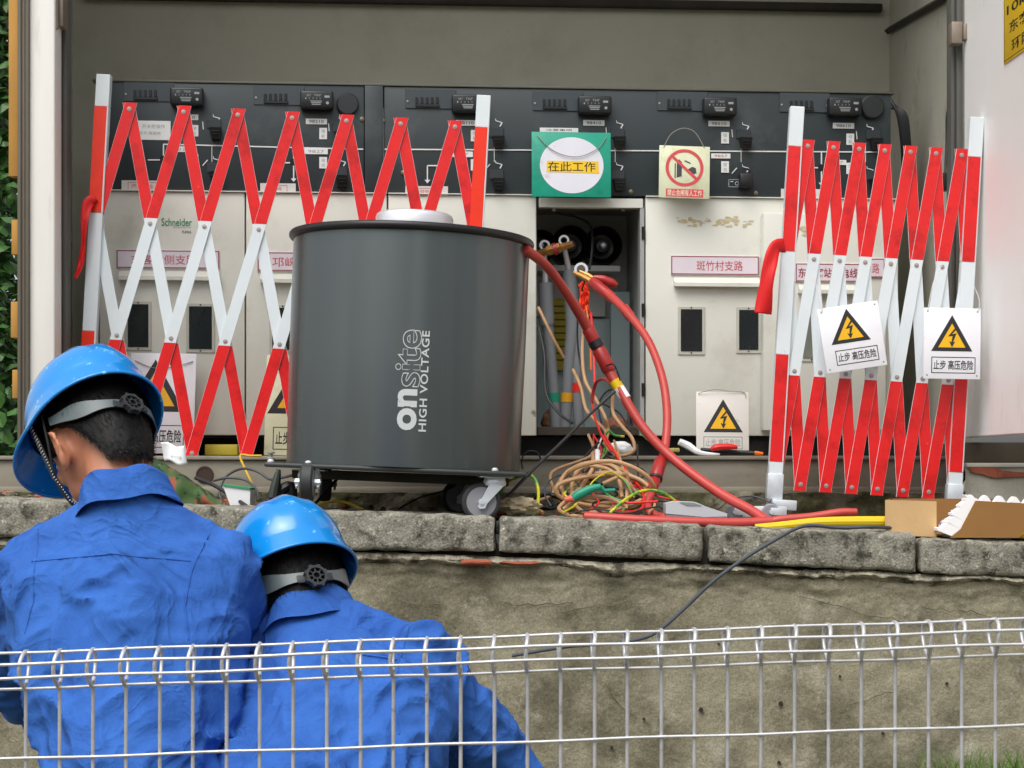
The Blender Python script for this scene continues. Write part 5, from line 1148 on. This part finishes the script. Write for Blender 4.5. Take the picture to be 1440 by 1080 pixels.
# ------------------------------------------------------------------ wire fence in the foreground
FD = 2.66; FS = FD / F
wf = thing('wire_fence', 'galvanised wire mesh fence with rolled top in the foreground', 'fence', (0, FD, -1.45))
def fz(px, py960):      # row of the wire at px, given its row at px = 960
    return HZ - (py960 - .0335 * (px - 960))
x = 505.5 - 47.0 * 13
k = 0
while x < 1530:
    X = (x - 720) * FS; w0 = random.uniform(-.7, .7)
    z = lambda py: fz(x, py) * FS
    b = MB()
    prof = [(0, -1.47), (.0005, z(1035)), (0, z(945)), (-.004, z(936)), (-.018, z(926)), (-.026, z(912)), (-.026, z(899)), (-.018, z(890)), (-.004, z(885.5)), (.014, z(887)), (.026, z(895)), (.028, z(908)), (.018, z(924)), (.0, z(936))]
    b.tube([(X + w0 * FS + .0015 * math.sin(i), FD + p[0], p[1]) for i, p in enumerate(prof)], [.0029] * 3 + [.0032] * 8 + [.0029] * 3, 8, sub=4)
    obj('vertical_wire', b, GALV, wf, True, smooth=60)
    x += 47.0 + .0 * k; k += 1
for py, dy, r in ((886, -.004, .0021), (899.5, -.0295, .0024), (919, -.0275, .0024), (936.5, -.005, .0023), (1035, -.0045, .0023), (1135, -.0045, .0023), (1275, -.0045, .0023), (1415, -.0045, .0023)):
    b = MB(); xs = list(range(-130, 1570, 47))
    b.tube([P(q, HZ - fz(q, py + .8 * math.sin(q * .021 + py)), FD) + Vector((0, dy, 0)) for q in xs], r, 8, sub=2); obj('horizontal_wire', b, GALV, wf, True, smooth=60)

# ------------------------------------------------------------------ people
def remesh(cones, vox, smooth_it, M=None):
    """union of rounded cones (p, rp, q, rq) and spheres as one continuous surface"""
    b = MB()
    for c in cones:
        p, rp, q, rq = Vector(c[0]), c[1], Vector(c[2]), c[3]; d = q - p
        ax = c[4] if len(c) > 4 else (1, 1, 1)   # squash in world axes
        L = d.length; dn = d.normalized() if L > 1e-6 else Vector((0, 0, 1))
        rot = dn.to_track_quat('Z', 'Y').to_matrix().to_4x4()
        pr = [(max(.0006, rp * math.sin(a)), -rp * math.cos(a)) for a in [PI / 2 * k / 6 for k in range(0, 6)]] + [(rp, 0.0), (rq, L)] + [(max(.0006, rq * math.cos(a)), L + rq * math.sin(a)) for a in [PI / 2 * k / 6 for k in range(1, 7)]]
        Mx = Matrix.Translation(p) @ Matrix.Diagonal((*ax, 1)) @ rot
        b.lathe(pr, 20, Mx)
    me = b.mesh('tmp', [], 0); o = bpy.data.objects.new('tmp', me); col.objects.link(o)
    m_ = o.modifiers.new('r', 'REMESH'); m_.mode = 'VOXEL'; m_.voxel_size = vox
    s_ = o.modifiers.new('s', 'SMOOTH'); s_.factor = .5; s_.iterations = smooth_it
    dg = bpy.context.evaluated_depsgraph_get(); ev = o.evaluated_get(dg); out = bpy.data.meshes.new_from_object(ev)
    r = MB(); nrm = [v.normal.copy() for v in out.vertices]
    r.add([v.co for v in out.vertices], [tuple(p.vertices) for p in out.polygons]); r.nrm = nrm
    bpy.data.objects.remove(o); bpy.data.meshes.remove(me); bpy.data.meshes.remove(out)
    return r
def folds(b, amp=.006, dirv=(1, 1, 3.5), sc=7.0, seed=0, sharp=1.6, near=None):
    out = []
    for v, n in zip(b.v, b.nrm):
        p = Vector(v); q = Vector((p.x * dirv[0], p.y * dirv[1], p.z * dirv[2])) * sc / 3 + Vector((seed, seed * .7, 0))
        wv = q + Vector((noise.noise(p * 6), noise.noise(p * 6 + Vector((5, 0, 0))), noise.noise(p * 6 + Vector((0, 5, 0))))) * 1.2
        a = 1 - abs(noise.noise(wv)) * 2.4; a = max(0, a) ** sharp
        a2 = 1 - abs(noise.noise(wv * 2.3 + Vector((3, 3, 3)))) * 2.4; a2 = max(0, a2) ** 2
        kf = 1 if near is None else max(0, min(1, ((p - near).length - .09) / .10))
        out.append(tuple(p + n * amp * kf * (a + .35 * a2 - .45)))
    b.v = out; return b

def helmet(parent, Mh, harness=True, vents=True, tilt=2):
    """Mh: head frame (x right, y forward, z up) in world"""
    n, L = 96, 30
    def outer(ph, t, off=0.0):
        cf = math.cos(ph); sn = math.sin(ph)
        a = .114; bl_ = .138
        # t: 0 crown .. 1 equator .. >1 skirt/brim
        if t <= 1:
            th = t * PI / 2; r = math.sin(th) ** .86; h = .122 * math.cos(th) ** 1.0
            x, y = a * r * sn, bl_ * r * cf
            ridge = .006 * math.exp(-(x / .016) ** 2) * (1 if t < .85 else max(0, (1 - t) / .15)) + .003 * (math.exp(-((abs(x) - .045) / .007) ** 2)) * (1 if t < .8 else max(0, (1 - t) / .2))
            h += ridge
        else:
            k = t - 1; r = 1; x, y = a * sn, bl_ * cf
            front = max(0, cf) ** 1.6
            fl_ = k * (.013 + .045 * front); dn_ = k * (.020 + .010 * front) + .022 * k * (1 - front)
            nx, ny = sn, cf; x += nx * fl_; y += ny * fl_; h = -dn_
        p = Vector((x, y, h))
        if off: c0 = Vector((0, 0, 0)); d = (p - c0); p = p - d.normalized() * off
        return p
    ts = [0.001] + [i / 20 for i in range(1, 21)] + [1.1, 1.25, 1.45, 1.7, 1.9, 2.0]
    vs = []; fs = []
    for lay, off in ((0, 0), (1, .0035)):
        for t in ts:
            for k in range(n): vs.append(outer(2 * PI * k / n, t, off))
    T = len(ts)
    for i in range(T - 1):
        for k in range(n):
            k2 = (k + 1) % n; fs.append((i * n + k, (i + 1) * n + k, (i + 1) * n + k2, i * n + k2)); o_ = T * n; fs.append((o_ + i * n + k, o_ + i * n + k2, o_ + (i + 1) * n + k2, o_ + (i + 1) * n + k))
    for k in range(n):
        k2 = (k + 1) % n; fs.append(((T - 1) * n + k, T * n + (T - 1) * n + k, T * n + (T - 1) * n + k2, (T - 1) * n + k2))
    b = MB(); b.add(vs, fs)
    # rim bead
    b.tube([outer(2 * PI * k / n, 2.0) for k in range(n + 1)], .0032, 8, cap=False)
    M2 = Mh @ Matrix.Translation((0, -.004, .060)) @ Matrix.Rotation(math.radians(-tilt), 4, 'X'); b.xf(M2)
    h = obj('hard_hat', b, HELMET, parent, True, smooth=50)
    if vents:
        b = MB()
        for sx in (-1, 1):
            for q in (-.055, -.02, .015):
                x = sx * .028; y = q; r2 = (x / .112) ** 2 + (y / .138) ** 2; z = .122 * math.sqrt(max(.02, 1 - r2)) + .003
                b.rbox(x - .0022, x + .0022, y - .010, y + .010, z - .003, z + .0006, .0015)
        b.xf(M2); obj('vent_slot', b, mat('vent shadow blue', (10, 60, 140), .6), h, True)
    if harness:
        # nape band running round the back of the head
        b = MB()
        def band(ph, z, off): return Vector((math.sin(ph) * (.096 + off), -.006 + math.cos(ph) * (.118 + off), z))
        for lay, (z0, z1, m_) in enumerate(((.0, .0, 0),)):
            N = 40; vs = []; fs = []
            for i in range(N + 1):
                ph = math.radians(95 + 170 * i / N); e = abs(i / N - .5) * 2; zc = -.022 - .012 * (1 - e) + .03 * e ** 3; hw = .009 + .010 * math.exp(-((e - .62) / .22) ** 2)
                for z, off in ((zc - hw, .004), (zc + hw, .004), (zc + hw, .0065), (zc - hw, .0065)): vs.append(band(ph, z, off))
            for i in range(N):
                for q in range(4): fs.append((i * 4 + q, i * 4 + (q + 1) % 4, (i + 1) * 4 + (q + 1) % 4, (i + 1) * 4 + q))
            b.add(vs, fs)
        b.xf(Mh); obj('nape_band', b, HARN, h, True, smooth=50)
        # ratchet knob
        Mk = Mh @ Matrix.Translation((0, -.131, -.038)) @ Matrix.Rotation(PI / 2, 4, 'X')
        b = MB(); b.lathe([(.0155, 0), (.0205, 0), (.0205, .011), (.0155, .011)], 40, Mk, closed=True); b.lathe([(.006, 0), (.0085, 0), (.0085, .010), (.006, .010)], 20, Mk, closed=True)
        for k in range(8):
            a = 2 * PI * k / 8; c_, s_ = math.cos(a), math.sin(a); e = MB(); e.rbox(.008, .016, -.0013, .0013, 0, .009, .0006); e.xf(Mk @ Matrix.Rotation(a, 4, 'Z')); b.add(e.v, e.f)
            e = MB(); e.lathe([(.0042, 0), (.0042, .0105)], 10, Mk @ Matrix.Rotation(a + .39, 4, 'Z') @ Matrix.Translation((.0196, 0, 0))); b.add(e.v, e.f)
        e = MB(); e.rbox(-.035, .035, -.008, .008, -.004, .0, .003); e.xf(Mk); b.add(e.v, e.f)
        obj('ratchet_knob', b, HARND, h, True)
        # chin strap on both sides, white stitched
        for sx in (-1, 1):
            pts = [Mh @ Vector(p) for p in ((sx * .108, .030, .04), (sx * .102, .028, -.03), (sx * .088, .036, -.085), (sx * .06, .05, -.125), (sx * .02, .06, -.145), (0, .062, -.147))]
            b = MB(); b.tube(pts, .0055, 4, sub=8); obj('chin_strap', b, BLACKM, h, True)
            b = MB()
            for i in range(4):
                for q in range(9):
                    t = q / 9; p = pts[i].lerp(pts[i + 1], t); d = (pts[i + 1] - pts[i]).normalized()
                    sd_ = d.cross(Mh.to_3x3() @ Vector((sx, 0, 0))).normalized(); o3 = (Mh.to_3x3() @ Vector((sx, 0, 0))) * .0045 + (Mh.to_3x3() @ Vector((0, -1, 0))) * .002
                    b.tube([p + o3 - sd_ * .004, p + o3 + sd_ * .004], .0011, 4)
            obj('strap_stitching', b, PAPER, h, True)
        for sx in (-1, 1):
            b = MB(); b.tube([Mh @ Vector(p) for p in ((sx * .108, -.01, .03), (sx * .106, .0, -.03), (sx * .098, .02, -.07), (sx * .086, .036, -.09))], .0022, 6, sub=5)
            obj('rear_strap', b, BLACKM, h, True)
    return h

def hand(base, d, up, cones, side=1):
    d = d.normalized(); s_ = d.cross(up).normalized() * side; u = s_.cross(d).normalized() * side
    cones.append((base, .026, base + d * .06, .028)); cones.append((base + s_ * .018 + d * .04, .018, base + s_ * .02 + d * .085, .016)); cones.append((base - s_ * .018 + d * .04, .018, base - s_ * .02 + d * .08, .015))
    for k, ln in enumerate((.068, .076, .07, .055)):
        o_ = base + d * .085 + s_ * (.030 - .02 * k); a = o_ + d * ln * .45 - u * .004; b_ = a + d * ln * .3 - u * .016; c_ = b_ + d * ln * .1 - u * .02
        cones += [(o_ - d * .02, .0098, a, .0092), (a, .0092, b_, .0085), (b_, .0085, c_, .0078)]
    o_ = base + d * .025 + s_ * .03; a = o_ + d * .03 + s_ * .018 - u * .006; b_ = a + d * .028 + s_ * .004 - u * .01
    cones += [(o_, .013, a, .011), (a, .011, b_, .0095)]

def head_cones(Mh, cones):
    h = lambda *p: Mh @ Vector(p)
    cones += [(h(0, .012, .028), .086, h(0, -.022, .02), .084), (h(0, .01, .0), .074, h(0, -.02, -.01), .074), (h(.016, .02, -.03), .062, h(.010, .05, -.080), .038), (h(-.016, .02, -.03), .062, h(-.010, .05, -.080), .038),
              (h(0, .066, -.072), .022, h(0, .074, -.078), .020), (h(0, .095, -.004), .008, h(0, .112, -.03), .0115), (h(.01, .088, .004), .014, h(-.01, .088, .004), .014),
              (h(.03, .078, -.03), .020, h(.034, .07, -.04), .018), (h(-.03, .078, -.03), .020, h(-.034, .07, -.04), .018), (h(.016, .09, -.055), .0075, h(-.016, .09, -.055), .0075)]
    for sx in (-1, 1):
        x = sx * .079
        pts = [h(x, .008, -.086), h(x + sx * .010, -.006, -.074), h(x + sx * .020, -.019, -.048), h(x + sx * .024, -.018, -.022), h(x + sx * .018, -.004, -.010), h(x + sx * .006, .009, -.018)]
        for a, b_ in zip(pts[:-1], pts[1:]): cones.append((a, .0062, b_, .0058))
        cones.append((h(x, .003, -.072), .011, h(x + sx * .004, .0, -.026), .012))
def hair(parent, Mh, seed, low=-.62):
    A, B = .097, .119
    def S(d, k=1.0):
        if d.z >= 0: return Vector((d.x * A * k, d.y * B * k - .005, d.z * .122 * k + .012))
        zz = -d.z; rad = (1 - zz ** 3.2) ** (1 / 3.2) / max(.05, math.sqrt(max(1e-4, 1 - zz * zz)))
        tp = 1 - .27 * zz; return Vector((d.x * rad * A * k * (1 - .26 * zz), d.y * rad * B * k * (1 - .06 * zz) - .005 - .004 * zz, d.z * .184 * k + .012))
    def inside(d):
        az = math.atan2(abs(d.x), -d.y)           # 0 at the nape, PI/2 at the ear
        if az < .8: lim = -.84 + .08 * az
        elif az < 1.25: lim = -.776 + (az - .8) / .45 * .58
        elif az < 1.75: lim = -.20 + (az - 1.25) / .5 * .24
        else: lim = .04 + (az - 1.75) * .2 - (.35 if az < 2.05 else 0)
        return d.z - lim + .03 * nz(d * 14)
    rnd = random.Random(seed)
    def fn(u, v):
        a = u * 2 * PI; t = (v - .5) * PI; d = Vector((math.cos(t) * math.sin(a), math.cos(t) * math.cos(a), math.sin(t)))
        q = inside(d); k = 1.0 - .42 * max(0, min(1, (-q + .04) / .10)) + .012 * nz(d * 9 + Vector((seed, 0, 0)))
        return Mh @ S(d, k)
    b = MB().grid(fn, 120, 90); hr = obj('hair', b, HAIR, parent, True, smooth=70)
    b = MB()
    for i in range(17000):
        z = rnd.uniform(-.85, .9); a = rnd.uniform(0, 2 * PI); r = math.sqrt(1 - z * z); d = Vector((r * math.sin(a), r * math.cos(a), z))
        q_ = inside(d)
        if q_ < 0: continue
        p = S(d, .995); nrm = Vector((d.x / A, d.y / B, d.z / .13)).normalized()
        fl_ = Vector((rnd.gauss(0, .25), -.35 + rnd.gauss(0, .2), -1 + rnd.gauss(0, .15))); fl_ -= nrm * fl_.dot(nrm); fl_.normalize()
        ln = rnd.uniform(.016, .038) * max(.35, min(1, q_ * 2.5 + .3)); q = p + fl_ * ln * .6 + nrm * .003; e = p + fl_ * ln + nrm * rnd.uniform(.002, .010); s_ = fl_.cross(nrm) * .0006
        b.add([Mh @ (p - s_), Mh @ (p + s_), Mh @ (q + s_ * .8), Mh @ (q - s_ * .8), Mh @ e], [(0, 1, 2, 3), (3, 2, 4)])
    obj('hair_strands', b, HAIR, hr, True, smooth=0, kind='stuff')

def make_person(label, C, Fv, Uv, joints, seed, group=None):
    Fv = Vector(Fv).normalized(); Uv = Vector(Uv); Uv = (Uv - Fv * Uv.dot(Fv)).normalized(); Rv = Fv.cross(Uv)
    Mh = Matrix(((Rv.x, Fv.x, Uv.x, C.x), (Rv.y, Fv.y, Uv.y, C.y), (Rv.z, Fv.z, Uv.z, C.z), (0, 0, 0, 1)))
    J = joints; foot = (J['ankle_l'] + J['ankle_r']) / 2
    t = thing('person', label, 'person', (foot.x, foot.y, foot.z - .08), group=group)
    c = []; head_cones(Mh, c); h = lambda *p: Mh @ Vector(p)
    nb = J['neck']; c.append((h(0, -.032, -.045), .053, nb, .058))
    c.append((nb, .07, J['chest'], .13)); c.append((J['chest'], .135, J['waist'], .12)); c.append((J['waist'], .12, J['pelvis'], .13))
    for s_ in 'lr':
        sh_, el, wr = J['sh_' + s_], J['el_' + s_], J['wr_' + s_]
        c += [(nb, .055, sh_, .05), (sh_, .052, el, .04), (el, .04, wr, .027)]
        hand(wr, wr - el, Vector((0, 0, 1)), c, 1 if s_ == 'l' else -1)
        c += [(J['hip_' + s_], .085, J['knee_' + s_], .055), (J['knee_' + s_], .054, J['ankle_' + s_], .036), (J['ankle_' + s_], .036, J['ankle_' + s_] + Vector((0, .15, -.05)), .03)]
    b = remesh(c, .0065, 3); obj('body', b, HUMAN, t, True, smooth=80)
    # face
    b = MB()
    for sx in (-1, 1): b.lathe([(.0005, -.011), (.0085, -.007), (.011, 0), (.0085, .007), (.0005, .011)], 16, Mh @ Matrix.Translation((sx * .031, .083, .0)))
    obj('eyes', b, mat('eye', (220, 216, 210), .2), t, True)
    # jacket
    c = []
    c.append((nb.lerp(J['chest'], .12), .085, J['chest'], .162, J.get('sq', (1, 1, 1)))) if False else c.append((nb.lerp(J['chest'], .12), .085, J['chest'], .155))
    c.append((J['chest'], .158, J['waist'], .150)); c.append((J['waist'], .150, J['pelvis'], .158))
    cw = (J['sh_r'] - J['sh_l']) * .30
    c.append((J['chest'] - cw, .125, J['waist'] - cw * .7, .12)); c.append((J['chest'] + cw, .125, J['waist'] + cw * .7, .12))
    for s_ in 'lr':
        sh_, el, wr = J['sh_' + s_], J['el_' + s_], J['wr_' + s_]
        c += [(nb.lerp(J['chest'], .1), .078, sh_, .07), (sh_, .078, sh_.lerp(el, .5), .070), (sh_.lerp(el, .5), .07, el, .062), (el, .062, el.lerp(wr, .92), .044), (J['chest'], .13, sh_, .075)]
    b = remesh(c, .0085, 9); folds(b, .016, J.get('fold', (1.2, 1.2, 2.2)), 9.0, seed, near=nb)
    from mathutils.bvhtree import BVHTree
    bvh = BVHTree.FromPolygons([Vector(v) for v in b.v], b.f)
    def seam(pts):
        out = []
        for i in range(len(pts) - 1):
            for k in range(12):
                p = Vector(pts[i]).lerp(Vector(pts[i + 1]), k / 12); hit = bvh.ray_cast(Vector((p.x, 1.5, p.z)), Vector((0, 1, 0)))
                if hit[0] is not None: out.append(hit[0] + Vector((0, -.0008, 0)))
        return out
    ch = J['chest']; L_, R_ = J['sh_l'], J['sh_r']
    jk = obj('work_jacket', b, JACKET, t, True, smooth=80)
    zy = (L_.z + R_.z) / 2 + .035
    for pts in ([(L_.x + .02, 0, zy - .012), (ch.x, 0, zy + .004), (R_.x - .02, 0, zy - .012)],
                [(L_.x + .012, 0, L_.z + .075), (L_.x + .028, 0, L_.z + .01), (L_.x + .034, 0, L_.z - .05), (L_.x + .02, 0, L_.z - .11)],
                [(R_.x - .012, 0, R_.z + .075), (R_.x - .028, 0, R_.z + .01), (R_.x - .034, 0, R_.z - .05), (R_.x - .02, 0, R_.z - .11)]):
        for dz in (0,):
            q_ = seam([(x_, y_, z_ + dz) if len(pts) == 3 else (x_ + dz, y_, z_) for x_, y_, z_ in pts])
            if len(q_) > 3:
                b2 = MB(); b2.tube(q_, 0.0016, 5); obj('seam', b2, JACKET, jk, True)
    # collar: band standing round the neck
    b = MB(); ax = (h(0, -.03, -.06) - nb); axn = (ax.normalized() + Vector((0, 0, .6))).normalized(); s0 = axn.orthogonal().normalized()
    s0 = (Rv - axn * Rv.dot(axn)).normalized(); s1 = axn.cross(s0).normalized()
    cc = J.get('collar', nb + axn * .035); vs = []; fs = []; N = 48
    for rr, hh_ in ((.098, -.030), (.086, .0), (.078, .030), (.075, .036), (.072, .034), (.076, .0), (.085, -.025)):
        for k in range(N):
            a = 2 * PI * k / N; w_ = 1 + .03 * math.sin(3 * a + seed) ; rk = rr * w_
            vs.append(cc + s0 * rk * math.cos(a) * 1.04 + s1 * rk * math.sin(a) + axn * (hh_ + .004 * math.sin(5 * a + seed)))
    for i in range(6):
        for k in range(N): fs.append((i * N + k, i * N + (k + 1) % N, (i + 1) * N + (k + 1) % N, (i + 1) * N + k))
    b.add(vs, fs); o = obj('collar', b, JACKET, jk, True, smooth=70)
    c = []
    for s_ in 'lr':
        c += [(J['pelvis'], .145, J['hip_' + s_], .115), (J['hip_' + s_], .115, J['knee_' + s_], .08), (J['knee_' + s_], .08, J['ankle_' + s_] + Vector((0, 0, .02)), .065)]
    b = remesh(c, .013, 5); folds(b, .012, (1, 1, 2), 8, seed + 3); obj('trousers', b, TROUS, t, True, smooth=80)
    for s_ in 'lr':
        a = J['ankle_' + s_]; b = remesh([(a, .055, a + Vector((0, 0, -.03)), .055), (a + Vector((0, 0, -.035)), .045, a + Vector((0, .16, -.05)), .04)], .009, 3); obj('boot', b, BOOT, t, True, smooth=80)
    hair(t, Mh, seed)
    helmet(t, Mh)
    return t, Mh
G = -1.46
D1 = 3.38
J1 = dict(neck=P(178, 722, 3.27), chest=P(178, 850, 3.26), waist=P(185, 1000, 3.16), pelvis=P(190, 1110, 3.1),
          sh_l=P(52, 800, 3.30), sh_r=P(308, 806, 3.28), el_l=P(20, 960, 3.5), el_r=P(335, 965, 3.5), wr_l=P(70, 1010, 3.72), wr_r=P(290, 1010, 3.72),
          hip_l=P(130, 1160, 3.1), hip_r=P(255, 1160, 3.1), knee_l=P(130, 1440, 3.2), knee_r=P(260, 1440, 3.2), ankle_l=P(125, 1700, 3.1), ankle_r=P(265, 1700, 3.1))
J1['collar'] = P(176, 700, 3.285)
make_person('worker in blue jacket and blue hard hat, head bowed to the left, seen from behind', P(134, 617, D1), (-.55, .5, -.67), (-.38, .57, .73), J1, 3)
D2 = 3.42
J2 = dict(neck=P(430, 872, 3.36), chest=P(470, 1000, 3.28), waist=P(440, 1130, 3.12), pelvis=P(420, 1230, 3.0),
          sh_l=P(330, 935, 3.40), sh_r=P(588, 928, 3.30), el_l=P(300, 1080, 3.6), el_r=P(738, 1130, 3.44), wr_l=P(350, 1110, 3.85), wr_r=P(660, 1190, 3.75),
          hip_l=P(355, 1260, 3.0), hip_r=P(490, 1260, 3.0), knee_l=P(340, 1500, 3.35), knee_r=P(520, 1500, 3.35), ankle_l=P(350, 1720, 3.1), ankle_r=P(510, 1720, 3.1))
J2['collar'] = P(436, 866, 3.36)
make_person('worker crouching with blue hard hat behind the wire fence', P(412, 833, D2), (-.35, .78, -.52), (-.30, .50, .85), J2, 8)

# ------------------------------------------------------------------ vegetation
def shrub(label, cx, D, y0, y1, wpx, n, seed):
    rnd = random.Random(seed); base = P(cx, 0, D); base.z = -.2
    t = thing('broadleaf_shrub', label, 'shrub', base, group='green shrubs behind the kiosk')
    b = MB(); top = P(cx, y0, D)
    for k in range(5):
        e = P(cx + rnd.uniform(-wpx, wpx) * .7, y0 + (y1 - y0) * rnd.uniform(0, .5), D + rnd.uniform(-.3, .3)); b.tube([base, base.lerp(e, .5) + Vector((rnd.uniform(-.1, .1), 0, 0)), e], [.03, .018, .006], 6, sub=3)
    obj('stem', b, BARK, t, True)
    b = MB()
    for i in range(n):
        c = P(cx + rnd.gauss(0, .5) * wpx, y0 + (y1 - y0) * rnd.random(), D + rnd.uniform(-.5, .5)); ln = rnd.uniform(.05, .11); d = Vector((rnd.uniform(-1, 1), rnd.uniform(-1, .3), rnd.uniform(-.8, .4))).normalized()
        s_ = d.cross(Vector((rnd.uniform(-.4, .4), rnd.uniform(-1, 0), 1))).normalized() * ln * .3; n_ = s_.cross(d).normalized() * ln * .1
        b.add([c, c + d * ln * .35 + s_ - n_ * .5, c + d * ln * .75 + s_ * .8 - n_, c + d * ln - n_ * 2, c + d * ln * .75 - s_ * .8 - n_, c + d * ln * .35 - s_ - n_ * .5, c + d * ln * .5 + n_], [(0, 1, 6), (1, 2, 6), (2, 3, 6), (3, 4, 6), (4, 5, 6), (5, 0, 6)])
    obj('foliage', b, LEAF, t, True, smooth=0)
shrub('dense green shrub at the left edge behind the open door', -30, 7.6, -120, 700, 60, 5200, 1)
shrub('dark green shrub further back at the left edge', -80, 9.0, -250, 700, 130, 5200, 2)
b = MB(); rnd = random.Random(4)
for i in range(2600):
    X = rnd.choice((rnd.gauss(1.22, .14), rnd.gauss(1.42, .12), rnd.uniform(-1.5, 1.6), rnd.gauss(.05, .08))); Y = 4.69 - abs(rnd.gauss(0, .07)); h = rnd.uniform(.05, .17) * (1.35 if X > 1.05 else .6)
    z0 = -1.0; l_ = Vector((rnd.gauss(0, .05), rnd.gauss(-.02, .04), h)); w_ = .0022
    b.add([(X - w_, Y, z0 + .03), (X + w_, Y, z0 + .03), (X + l_.x * .5 + w_ * .7, Y + l_.y * .4, z0 + .03 + h * .6 + .03), (X + l_.x * .5 - w_ * .7, Y + l_.y * .4, z0 + .06 + h * .6), (X + l_.x * 1.5, Y + l_.y * 1.3, z0 + h + .07)], [(0, 1, 2, 3), (3, 2, 4)])
struct('grass', b, GRASS, smooth=0, kind='stuff')
